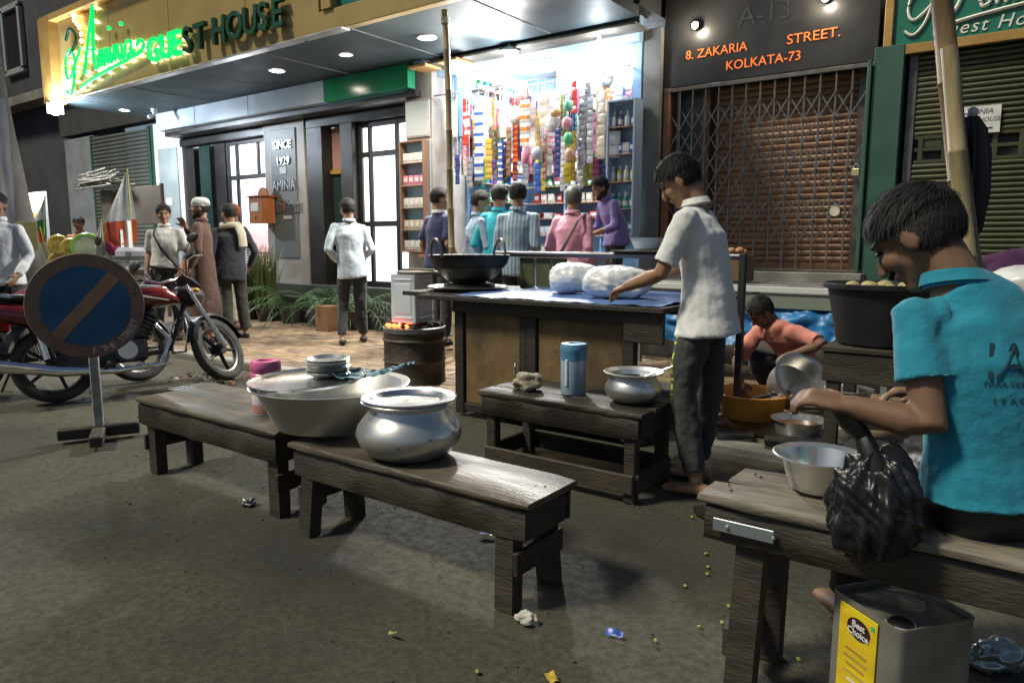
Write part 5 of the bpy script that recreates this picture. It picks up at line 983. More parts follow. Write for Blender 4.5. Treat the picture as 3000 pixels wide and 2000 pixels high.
def person(label, loc, face, h=1.68, ov=None, ovw=None, head=(0, 0, 0), skin=None, hair='short', hm=None, shirt=None, pants=None, shoes=None, vox=.012, beard=None, cap=None, collar=True, group=None, curl=.5, eyes=False, hands=None, toes=(0, 0), tufts=1100, bulk=1.):
    skin = skin or skin_m; hm = hm or hair_m; s = h / 1.7; rz = R(face - 90)
    t = thing('person', label, 'person', loc, rz, group)
    J = {k: Vector(v) for k, v in J0.items()}
    if vox > .0115:                                    # small differences of stance between the bystanders
        q_ = random.Random(label); sx = q_.uniform(-.03, .03); sl2 = q_.uniform(.0, .045)
        for k in J:
            if k in ('pel', 'hiL', 'hiR'): J[k].x += sx
            if k in ('wai',): J[k].x += sx * .5
            if k in ('nek', 'shL', 'shR'): J[k].y += sl2; J[k].z -= sl2 * .35
            if k == 'che': J[k].y += sl2 * .4
        J['shL'].z += q_.uniform(-.018, .01); J['shR'].z += q_.uniform(-.018, .01)
        for k, a_ in (('elL', -1), ('elR', 1)): J[k].x += a_ * q_.uniform(-.03, .03); J[k].y += q_.uniform(-.04, .03)
        for k in ('wrL', 'wrR'): J[k].y += q_.uniform(-.05, .1); J[k].z += q_.uniform(-.02, .06)
        kb_ = q_.choice(('L', 'R')); J['kn' + kb_].y += q_.uniform(.02, .07); J['an' + kb_].y += q_.uniform(-.05, .08); J['an' + kb_].x *= q_.uniform(.9, 1.5)
    for k, v in (ov or {}).items(): J[k] = Vector(v)
    inv = Matrix.Rotation(-rz, 4, 'Z')
    for k, v in (ovw or {}).items(): J[k] = (inv @ (Vector(v) - Vector(loc))) / s
    J = {k: v * s for k, v in J.items()}
    up = (J['nek'] - J['che']).normalized(); ctr = (J['shL'] + J['shR']) / 2; sd = (J['shR'] - J['shL']).normalized()
    hj = J['nek'] + up * .035 * s
    HM = Matrix.Translation(hj) @ Matrix.Rotation(R(head[0]), 4, 'Z') @ Matrix.Rotation(R(-head[1]), 4, 'X') @ Matrix.Rotation(R(head[2]), 4, 'Y') @ Matrix.Translation((0, .018 * s, .112 * s)) @ Matrix.Scale(s, 4)
    b = MB()
    b.loft([J['pel'] - Vector((0, 0, .02)), J['wai'], J['che'], ctr - up * .02, J['nek']], [(.12 * s, .085 * s), (.115 * s, .08 * s), (.135 * s, .09 * s), (.12 * s, .07 * s), (.056 * s, .054 * s)], sd, 16)
    b.loft([J['nek'] - up * .03 * s, hj, HM @ Vector((0, -.025, -.055))], [.060 * s, .055 * s, .054 * s], sd, 12)
    b.ball((0, -.014, .022), (.074, .094, .092), 20, 14, 0, HM)
    b.loft([(0, .0, -.01), (0, .028, -.05), (0, .055, -.088)], [(.066, .07), (.055, .052), (.030, .026)], (1, 0, 0), 14, 'round', 0, HM)
    b.loft([(0, .082, .02), (0, .098, -.008), (0, .104, -.026)], [.008, .011, .014], (1, 0, 0), 8, 'round', 0, HM)
    b.ball((0, .074, .034), (.05, .016, .012), 12, 8, 0, HM); b.ball((0, .079, -.056), (.024, .014, .010), 10, 8, 0, HM)
    for x in (-1, 1):
        b.ball((x * .036, .056, -.02), (.028, .028, .03), 10, 8, 0, HM); b.ball((x * .078, -.008, -.004), (.010, .022, .033), 10, 8, 0, HM)
    for S_ in 'LR':
        sh, el, wr, hi, kn, an = (J[k + S_] for k in ('sh', 'el', 'wr', 'hi', 'kn', 'an')); sg = -1 if S_ == 'L' else 1
        b.ball(sh, .042 * s); fm = el + (wr - el) * .3
        b.loft([sh, sh + (el - sh) * .5, el, fm, wr], [.041 * s, .041 * s, .037 * s, .038 * s, .026 * s], (0, 1, .2), 12)
        d = (wr - el).normalized(); dn, lt2, cu = (hands or {}).get(S_, (None, None, curl))
        if dn is None:
            dn = Vector((-sg, .1, 0)) if abs(d.z) > .6 else Vector((-sg * .3, 0, -1))
            dn = (dn - d * dn.dot(d)).normalized(); lt2 = d.cross(dn) * (1 if S_ == 'R' else -1)
            if abs(d.z) > .6 and lt2.y < 0: lt2 = -lt2
        else:
            rot = inv.to_3x3(); dn = rot @ Vector(dn); lt2 = rot @ Vector(lt2); dn = (dn - d * dn.dot(d)).normalized(); lt2 = (lt2 - d * lt2.dot(d)).normalized()
        hand(b, wr, d, dn, lt2, s, cu, max(.0088, vox * .85 / s))
        cf = kn + (an - kn) * .3; b.loft([hi, kn, cf, an], [.07 * s, .05 * s, .052 * s, .035 * s], (1, 0, 0), 12)
        ta = R(toes[0 if S_ == 'L' else 1]); tv = Vector((math.sin(ta), math.cos(ta), 0))
        b.loft([an + Vector((0, 0, -.045 * s)) - tv * .05 * s, an + Vector((0, 0, -.05 * s)) + tv * .05 * s, an + Vector((0, 0, -.06 * s)) + tv * .15 * s], [(.032 * s, .032 * s), (.04 * s, .028 * s), (.038 * s, .018 * s)], Vector((math.cos(ta), -math.sin(ta), 0)), 12)
        if shoes:
            sm = MB().loft([an + Vector((0, 0, -.05 * s)) - tv * .062 * s, an + Vector((0, 0, -.052 * s)) + tv * .05 * s, an + Vector((0, 0, -.062 * s)) + tv * .165 * s], [(.040 * s, .034 * s), (.047 * s, .030 * s), (.043 * s, .021 * s)], Vector((math.cos(ta), -math.sin(ta), 0)), 14); sm.build('shoe', shoes, t, 60)
    skinmesh(b, 'body', skin, t, vox, 2 if vox < .009 else 1)
    if shirt:
        m = shirt['m']; q = shirt.get('w', 1.) * s * bulk; dr = shirt.get('drop', .10) * s; c = MB(); dn = (J['pel'] - J['wai']).normalized()
        if shirt.get('skirt'): dn = Vector((0, 0, -1))
        pts = [J['pel'] + dn * dr, J['pel'] + dn * dr * .4, J['wai'], J['che'], ctr - up * .015 * s, ctr + up * .03 * s, J['nek'] + up * .005]
        fl = shirt.get('flare', 1.0); hw = (J['shR'] - J['shL']).length / 2
        c.loft(pts, [(.182 * q * fl, .146 * q * fl), (.178 * q, .142 * q), (.156 * q, .118 * q), (max(.164 * q, hw * .99), .120 * q), (hw * .99, .094 * q), (hw * .70, .072 * q), (.064 * q, .060 * q)], sd, 22, 'flat')
        for S_ in 'LR':
            sh, el, wr = (J[k + S_] for k in ('sh', 'el', 'wr')); inn = sh + (ctr - sh) * .35; sl_ = shirt.get('sleeve', 'short')
            c.ball(sh, (.053 * q, .055 * q, .053 * q))
            if sl_ == 'short': c.loft([inn, sh, sh + (el - sh) * .45 * shirt.get('sl', 1.), sh + (el - sh) * .82 * shirt.get('sl', 1.)], [.054 * q, .059 * q, .061 * q, .066 * q], (0, 1, .2), 14, 'flat')
            elif sl_ == 'long': c.loft([inn, sh, sh + (el - sh) * .5, el, el + (wr - el) * .5, el + (wr - el) * .93], [.056 * q, .056 * q, .053 * q, .050 * q, .045 * q, .038 * q], (0, 1, .2), 14, 'flat')
            elif sl_ == 'rolled': c.loft([inn, sh, sh + (el - sh) * .5, el, el + (wr - el) * .38], [.056 * q, .056 * q, .054 * q, .052 * q, .053 * q], (0, 1, .2), 14, 'flat')
        skinmesh(c, 'shirt', m, t, vox * 1.15, 3, shirt.get('fold', [(-.22, .011), (.05, .006)]))
        if collar:
            cb = MB(); n = 24; rings = [(.074, -.012), (.066, .022), (.068, .026), (.080, -.004)]; o0 = J['nek'] + up * .012; f2 = sd.cross(up) * -1
            vs = [o0 + sd * r * q * math.cos(a) + f2 * (r * q * .92 * math.sin(a)) + up * z * s for r, z in rings for a in [2 * math.pi * k / n for k in range(n)]]
            cb.add(vs, [(j * n + k, j * n + (k + 1) % n, (j + 1) * n + (k + 1) % n, (j + 1) * n + k) for j in range(3) for k in range(n)]).build('collar', shirt.get('cm', m), t, 50)
    if pants:
        q = pants.get('w', 1.) * s; c = MB(); wu = (J['wai'] - J['pel']).normalized()
        c.loft([J['pel'] + wu * .09 * s, J['pel'], (J['hiL'] + J['hiR']) / 2 - Vector((0, 0, .05 * s))], [(.132 * q, .10 * q), (.148 * q, .112 * q), (.142 * q, .104 * q)], sd if abs(sd.z) < .5 else (1, 0, 0), 18, 'flat')
        le = pants.get('len', .94); fl = pants.get('flare', 1.)
        for S_ in 'LR':
            hi, kn, an = (J[k + S_] for k in ('hi', 'kn', 'an')); c.ball(hi, .080 * q); c.loft([hi, hi + (kn - hi) * .5, kn, kn + (an - kn) * .5, kn + (an - kn) * le], [.082 * q, .080 * q, .069 * q, .064 * q * fl, .058 * q * fl], (1, 0, 0), 16, 'flat')
        skinmesh(c, 'trousers', pants['m'], t, vox * 1.15, 3, [(-.2, .012), (.06, .012)])
    if hair:
        k_ = MB(); n, k = (48, 32) if tufts > 2000 else (34, 24); k_.ball((0, 0, 0), 1., n, k); keep = []; vs = []
        for x, y, z in k_.v:
            nz = NZ.noise(Vector((x * 9 + loc[0], y * 9, z * 9))) * .07; th = {'short': 1.0, 'thick': 1.9, 'thin': .5}[hair]
            top = max(0, z) ** .8; rr = 1.06 + th * .09 * top + th * .05 * max(0, y) * top + nz * th
            vs.append((x * .077 * rr, y * .098 * rr - .014, z * .094 * rr + .022))
        lim = lambda x, y, z: z > (-.62 if y < -.15 else -.62 + 1.22 * min(1, (y + .15) / .85)) + .05 * math.sin(x * 23) - (.12 if abs(x) > .93 and y < .12 else 0)
        for f in k_.f:
            c_ = sum((Vector(k_.v[i]) for i in f), Vector()) / len(f); c_.normalize()
            if lim(*c_): keep.append(f)
        k2 = MB(); k2.add([HM @ Vector(v) for v in vs], keep)
        if tufts:
            q = random.Random(3); tf = tufts
            while tufts > 0:
                v = Vector((q.gauss(0, 1), q.gauss(0, 1), q.gauss(0, 1))).normalized()
                if not lim(*v): continue
                tufts -= 1; th = {'short': 1.0, 'thick': 1.9, 'thin': .5}[hair]; rr = 1.04 + th * .09 * max(0, v.z) ** .8 + th * .05 * max(0, v.y) * max(0, v.z)
                p = Vector((v.x * .077 * rr, v.y * .098 * rr - .014, v.z * .094 * rr + .022)); cb2 = Vector((v.x * .5 + .12, .75 * (1 if v.z > .1 else .25), -.35 - .5 * max(0, .4 - v.z))); cb2 = (cb2 - v * cb2.dot(v)).normalized(); flow = (cb2 + v * q.uniform(.02, .16) + Vector((q.uniform(-.14, .14), q.uniform(-.14, .14), q.uniform(-.1, .12)))).normalized(); L_ = q.uniform(.018, .042) * (1.15 if v.z > .3 else .55)
                w2 = flow.cross(v).normalized() * (.0011 if tf > 2000 else .0024); m2 = p + flow * L_ * .6 + v * .003; e2 = p + flow * L_ - Vector((0, 0, .006))
                k2.add([HM @ (p - w2), HM @ (p + w2), HM @ (m2 + w2), HM @ (m2 - w2), HM @ e2], [(0, 1, 2, 3), (3, 2, 4)])
        o = k2.build('hair', hm, t, 0); o.data.polygons.foreach_set('use_smooth', [True] * len(k2.f))
    if beard: MB().loft([(0, .0, -.055), (0, .03, -.075), (0, .058, -.095)], [(.070, .07), (.062, .056), (.036, .034)], (1, 0, 0), 16, 'round', 0, HM).build('beard', beard, t, 80)
    if cap:
        cp = MB().lathe([(.083, .02), (.087, .03), (.085, .075), (.07, .108), (.04, .124), (.001, .128)], 28, HM @ Matrix.Translation((0, -.014, 0)) @ Matrix.Scale(1.2, 4, (0, 1, 0))); cp.build('cap', cap, t, 60)
    if eyes:
        for x in (-1, 1):
            MB().ball((x * .031, .0785, .014), (.011, .008, .005), 10, 6, 0, HM).build('eye', black_m, t)
            MB().loft([(x * .015, .087, .033), (x * .032, .084, .037), (x * .05, .071, .031)], [.003, .004, .002], (0, 0, 1), 6, 'round', 0, HM).build('eyebrow', hm, t)
    t['_hm'] = 1; del t['_hm']
    return t, HM, J
def cloth(n, c, **k): return mat(n, c, tuple(x * .82 for x in c), k.get('scale', 9), .85, bump=k.get('bump', .4), bscale=k.get('bs', 26), sheen=.15)
dark_tr = cloth('dark_trousers', (.030, .032, .036)); grey_tr = cloth('charcoal_trousers', (.045, .046, .045)); shoe_m = pm((.02, .018, .016), .5)
# boy in turquoise, seated on the plank bench
tq = cloth('turquoise_polo', (.012, .25, .36), bs=22)
tb_, HMt, Jt = person('boy in turquoise polo shirt seated on the plank bench, head bent down', (-.06, 2.0, .58), 128, 1.70,
    ovw=dict(pel=(-.04, 1.97, .66), wai=(-.05, 1.96, .79), che=(-.09, 1.95, .98), nek=(-.15, 1.955, 1.145), shL=(-.222, 1.868, 1.075), shR=(.015, 2.055, 1.075), elL=(-.165, 1.80, .845), wrL=(-.33, 1.775, .875), elR=(.05, 2.20, .86), wrR=(-.20, 2.12, .86),
             hiL=(-.10, 1.94, .66), hiR=(.02, 2.04, .66), knL=(-.36, 2.22, .63), knR=(-.22, 2.38, .63), anL=(-.40, 2.30, .16), anR=(-.24, 2.44, .16)),
    head=(42, 37, 0), skin=skind_m, hair='short', tufts=14000, shirt=dict(m=tq, sleeve='short', sl=.72, drop=-.02, w=.98, fold=[(-.3, .010), (.07, .005)]), pants=dict(m=black_m), vox=.0065, eyes=True, curl=.8,
    hands={'L': ((.1, .3, -.9), (.3, .9, .2), .75), 'R': ((-.2, -.3, -.9), (-.3, -.9, .2), .7)})
bm_ = Matrix.Translation((0, 0, 0))
ink2 = pm((.010, .05, .075), .9)
# boy in white polo at the stall end
wp = mat('white_polo', (.80, .80, .77), (.72, .72, .70), 30, .85, bump=.16, bscale=30, sheen=.1, spots=(85, .15, (.55, .56, .56)))
pb, HMp, Jp = person('standing boy in white textured polo working at the right end of the stall', (-1.33, 3.42, 0), 186, 1.70,
    ov=dict(pel=(0, -.02, .95), wai=(0, -.01, 1.08), che=(0, .02, 1.27), nek=(0, .05, 1.425), shL=(-.18, .045, 1.365), shR=(.18, .06, 1.365), elL=(-.21, .15, 1.10), wrL=(-.10, .36, 1.03), elR=(.20, .2, 1.12), wrR=(.12, .42, 1.02),
            knL=(-.11, .05, .50), knR=(.11, -.02, .50), anL=(-.12, -.03, .085), anR=(.12, .03, .085)),
    head=(8, 34, 0), skin=mat('skin_mid', (.36, .20, .115), (.30, .165, .09), 20, .66, sss=.06), hair='thick', tufts=5000, shirt=dict(m=wp, sleeve='short', drop=.15, flare=1.10, w=1.0, fold=[(-.25, .012), (.09, .003)]), pants=dict(m=grey_tr, w=1.0, len=.9), vox=.008, eyes=True)
tro = [c for c in pb.children if c.name.startswith('trousers')][0]
for z, h_, w_ in ((.80, .022, .02), (.765, .012, .03), (.70, .03, .02), (.655, .012, .034), (.625, .026, .02), (.585, .012, .034), (.545, .03, .024), (.51, .010, .03), (.49, .008, .034), (.47, .008, .034), (.43, .02, .012), (.38, .018, .012)):
    mb = MB(); grid(mb, -w_ / 2, w_ / 2, -h_ / 2, h_ / 2, 4, 3, lambda x, y: 0); o = mb.build('print_mark', pm((.62, .66, .05), .7, key=('yellow_print',)), pb, 0, (-.23, .24, z), (R(90), 0, R(210)))
    sw = o.modifiers.new('wrap', 'SHRINKWRAP'); sw.target = tro; sw.wrap_method = 'PROJECT'; sw.use_project_z = True; sw.use_negative_direction = True; sw.use_positive_direction = False; sw.offset = .0035
shirt_o = [c for c in tb_.children if c.name.startswith('shirt')][0]
cr_, cu_, cf_ = cam.rotation_euler.to_matrix() @ Vector((1, 0, 0)), Vector((0, 0, 1)), None
def on_back(txt, size, X_, Z_, xs=1.):
    o = text('shirt_print', txt, size, (0, 0, 0), (0, 0, 0), ink2, tb_, 0, 'CENTER', xs=1.)
    M_ = Matrix.Translation((X_, 1.45, Z_)) @ Matrix.Rotation(R(8), 4, 'Z') @ Matrix.Rotation(R(90), 4, 'X') @ Matrix.Scale(xs, 4, (1, 0, 0)); o.matrix_local = (Matrix.Translation(tb_.location) @ tb_.rotation_euler.to_matrix().to_4x4()).inverted() @ M_
    sw = o.modifiers.new('wrap', 'SHRINKWRAP'); sw.target = shirt_o; sw.wrap_method = 'PROJECT'; sw.use_project_z = True; sw.use_negative_direction = True; sw.use_positive_direction = False; sw.offset = .004 if size > .05 else .0015
for args in (('A', .11, .03, .96, .9), ('I', .11, -.012, .96, .8), ('PARA VERS', .018, .022, .942, 1.), ('L E A G', .02, .03, .905, 1.)): on_back(*args)
# squatting dish washer
person('squatting person in salmon shirt scrubbing a steel pot', (-1.48, 5.42, .06), 232, 1.62,
    ovw=dict(pel=(-1.36, 5.62, .26), wai=(-1.40, 5.57, .38), che=(-1.46, 5.45, .55), nek=(-1.53, 5.34, .66), shR=(-1.66, 5.42, .60), shL=(-1.34, 5.22, .62), elR=(-1.76, 5.22, .38), wrR=(-1.66, 5.04, .26), elL=(-1.13, 5.10, .57), wrL=(-1.30, 5.03, .50),
             hiR=(-1.45, 5.62, .26), hiL=(-1.28, 5.56, .26), knR=(-1.72, 5.36, .43), knL=(-1.24, 5.18, .40), anR=(-1.60, 5.54, .15), anL=(-1.26, 5.36, .15)),
    head=(-6, 45, 0), skin=skind_m, hair='short', shirt=dict(m=cloth('salmon_shirt', (.70, .26, .20)), sleeve='short', drop=.08), pants=dict(m=cloth('navy_jeans', (.022, .026, .05))), vox=.011, collar=False)
# walking man
ws = mat('pale_check_shirt', (.55, .63, .68), (.46, .54, .60), 30, .85, bump=.2, bscale=120)
person('man in pale blue untucked shirt walking away past the entrance steps', (-6.52, 5.70, .06), 140, 1.70, ov=dict(wrL=(-.14, .16, .97), elL=(-.25, -.03, 1.11), elR=(.25, -.03, 1.11), wrR=(.16, .2, 1.0), knL=(-.10, .06, .5), anL=(-.12, -.10, .09), knR=(.10, .03, .5), anR=(.13, .14, .085)),
    head=(28, 8, 0), hair='short', shirt=dict(m=ws, sleeve='long', drop=.17, flare=1.08), pants=dict(m=dark_tr), shoes=shoe_m, vox=.012)
# group by the motorcycle
wm_, _, _ = person('man in white shirt with a dark bag strap facing the man in the white cap', (-8.62, 4.62, .06), 322, 1.63, ov=dict(elL=(-.26, .02, 1.10), wrL=(-.2, .16, .92), wrR=(.22, .10, .86)), head=(10, 4, 0), hair='thick', shirt=dict(m=cloth('white_shirt', (.66, .66, .62)), sleeve='short', drop=.02), pants=dict(m=grey_tr), shoes=shoe_m, eyes=True)
MB().loft([(.10, .03, 1.37), (.10, .12, 1.28), (.02, .142, 1.1), (-.1, .12, .94), (-.19, .02, .82)], [(.014, .004)] * 5, (1, 0, .5), 8, 'flat').build('strap', pm((.05, .045, .05), .7), wm_)
MB().box((-.23, .0, .70), (.1, .26, .28), .03).build('shoulder_bag', pm((.025, .022, .03), .7), wm_)
person('bearded man in white skull cap and brown kurta with hand raised to his mouth', (-7.98, 4.72, .06), 222, 1.70, ov=dict(elR=(.26, .14, 1.14), wrR=(.12, .22, 1.38), elL=(-.24, -.02, 1.10), wrL=(-.2, .1, .9)), head=(12, 0, 0), hair='thin', cap=cloth('cap_white', (.74, .74, .70)), beard=hair_m, shirt=dict(m=cloth('brown_kurta', (.085, .042, .028)), sleeve='long', drop=.62, flare=1.25, skirt=True), pants=dict(m=cloth('brown_pyjama', (.085, .05, .035))), shoes=shoe_m, eyes=True)
person('man in dark jacket and cream scarf seen from behind beside the brown kurta', (-8.03, 5.14, .06), 160, 1.66, ov=dict(elR=(.27, -.04, 1.10), elL=(-.26, 0, 1.1)), head=(25, 5, 0), hair='short', shirt=dict(m=cloth('black_jacket', (.022, .024, .032)), sleeve='long', drop=.20, w=1.1), pants=dict(m=cloth('olive_trousers', (.045, .05, .035)), flare=1.15), shoes=shoe_m)
sc = thing('scarf', 'cream striped scarf round the neck of the man in the dark jacket', 'scarf', (-8.03, 5.14, 1.45), R(70)); mb = MB()
mb.loft([(.105 * math.cos(a), .095 * math.sin(a), .012 * math.sin(3 * a)) for a in [2 * math.pi * k / 24 for k in range(25)]], [(.035, .03)] * 25, (0, 0, 1), 10, 'flat'); mb.build('wrap', stripes('scarf_stripe', (.62, .56, .42), (.20, .17, .13), 40, 'Z'), sc, 60)
MB().loft([(.06, -.11, .0), (.09, -.15, -.1), (.10, -.155, -.25)], [(.05, .015)] * 3, (1, 0, 0), 10, 'flat').build('tail', cloth('scarf_end', (.6, .55, .42)), sc)
person('man with orange hair in blue checked shirt and cream trousers', (-8.88, 5.74, .06), 196, 1.70, head=(15, 6, 0), hair='short', hm=mat('henna_hair', (.36, .12, .03), (.28, .09, .02), 50, .6), shirt=dict(m=stripes('blue_check', (.10, .15, .25), (.55, .58, .60), 28, 'X', cross=True), sleeve='long', drop=.08), pants=dict(m=cloth('cream_trousers', (.60, .54, .40)), flare=1.2), shoes=pm((.16, .08, .05), .5))
# customers at the shop
person('customer in navy polo with white trim behind the wok', (-5.38, 5.98, .10), 82, 1.74, head=(-32, 4, 0), hair='short', shirt=dict(m=cloth('navy_polo', (.025, .035, .11)), cm=white_m, sleeve='short', drop=.1), pants=dict(m=dark_tr), shoes=shoe_m)
person('customer in light blue shirt in profile beside the navy polo', (-5.06, 6.22, .10), 55, 1.72, ov=dict(wrR=(.12, .3, 1.0), elR=(.24, .06, 1.1), wrL=(-.1, .3, 1.0)), head=(-20, 12, 0), hair='short', shirt=dict(m=cloth('light_blue_shirt', (.28, .40, .55)), sleeve='long', drop=.1), pants=dict(m=dark_tr), shoes=shoe_m, eyes=True)
person('customer in bright turquoise shirt seen from behind', (-4.74, 6.24, .10), 104, 1.76, head=(-8, 6, 0), hair='short', shirt=dict(m=cloth('bright_turquoise', (.02, .42, .55)), sleeve='rolled', drop=.15), pants=dict(m=dark_tr), shoes=shoe_m, ov=dict(wrL=(-.14, .3, 1.05), wrR=(.14, .3, 1.05)))
person('customer in blue striped shirt seen from behind, right of the turquoise shirt', (-4.26, 5.92, .10), 112, 1.74, head=(12, 5, 0), hair='short', shirt=dict(m=stripes('blue_stripe', (.20, .30, .40), (.40, .48, .54), 26, 'X', width=.62), sleeve='long', drop=.15, w=1.04), pants=dict(m=dark_tr), shoes=shoe_m, ov=dict(wrL=(-.14, .3, 1.05), wrR=(.14, .28, 1.0)))
pk_, HMk, Jk = person('grey haired customer in pink shirt with a shoulder strap', (-3.80, 6.20, .10), 96, 1.70, head=(10, 10, 0), hair='short', hm=hairg_m, shirt=dict(m=cloth('pink_shirt', (.72, .33, .44)), sleeve='long', drop=.2, w=1.08), pants=dict(m=dark_tr), shoes=shoe_m)
MB().loft([(.15, .02, 1.44), (.13, -.13, 1.36), (.02, -.158, 1.15), (-.08, -.165, .98), (-.17, -.12, .84)], [(.018, .004)] * 5, (1, 0, .4), 8, 'flat').build('strap', pm((.10, .07, .09), .7), pk_)
person('bearded shopkeeper in purple shirt leaning over the counter', (-3.66, 6.86, .42), 232, 1.58, ov=dict(che=(0, .06, 1.22), nek=(0, .12, 1.37), shL=(-.18, .1, 1.32), shR=(.18, .1, 1.32), elL=(-.24, .12, 1.06), wrL=(-.1, .34, .98), elR=(.24, .12, 1.06), wrR=(.1, .34, .98)), head=(0, 26, 0), hair='short', beard=hair_m, shirt=dict(m=cloth('purple_shirt', (.22, .17, .42)), sleeve='rolled', drop=.1), pants=dict(m=dark_tr), shoes=shoe_m, eyes=True)
# left edge
person('man in white shirt at the left edge beside the red motorcycles', (-8.12, 2.72, 0), 318, 1.72, head=(8, 4, 0), hair='short', skin=skind_m, shirt=dict(m=cloth('white_shirt_left', (.66, .68, .70)), sleeve='long', drop=.12), pants=dict(m=dark_tr), shoes=shoe_m, eyes=True, ov=dict(elL=(-.25, .02, 1.10), wrL=(-.2, .2, .92)))
person('person in orange seated in the dark behind the flag cart', (-12.6, 5.35, .06), 318, 1.60, ov=dict(), head=(4, 4, 0), hair='thick', skin=skind_m, shirt=dict(m=cloth('orange_top', (.36, .13, .05)), sleeve='long', drop=.1), pants=dict(m=dark_tr), shoes=shoe_m, eyes=True)
# ------------------------------------------------------------------ motorcycles
red_m = mat('red_tank', (.20, .012, .015), (.14, .008, .01), 3, .16, coat=.8); eng_m = mat('engine', (.05, .05, .052), (.09, .09, .09), 14, .4, .8)
seat_m = mat('seat_vinyl', (.012, .012, .012), rough=.4); darkmetal_m = mat('dark_metal', (.045, .05, .05), (.03, .03, .03), 8, .4, .7)
def wheel(parent, name, M, r=.30):
    w_ = ob(name, None, parent); w_.matrix_local = M; rx = Matrix.Rotation(R(90), 4, 'Y')
    MB().lathe([(r - .075, -.03), (r - .03, -.046), (r - .006, -.03), (r, 0), (r - .006, .03), (r - .03, .046), (r - .075, .03), (r - .08, 0), (r - .075, -.03)], 44, rx).build('tyre', rubber_m, w_, 60)
    MB().lathe([(r - .08, -.028), (r - .095, -.02), (r - .095, .02), (r - .08, .028)], 44, rx).build('rim', mat('rim_metal', (.2, .2, .2), rough=.4, metal=.8) if 'rim_metal' not in bpy.data.materials else bpy.data.materials['rim_metal'], w_)
    h = MB(); h.cyl((-.05, 0, 0), (.05, 0, 0), .055, n=20)
    for k in range(5):
        a = 2 * math.pi * k / 5; h.loft([(0, .03 * math.cos(a), .03 * math.sin(a)), (0, (r - .09) * math.cos(a), (r - .09) * math.sin(a))], [(.022, .016), (.016, .012)], (1, 0, 0), 8, 'flat')
    h.build('hub', darkmetal_m, w_); return w_
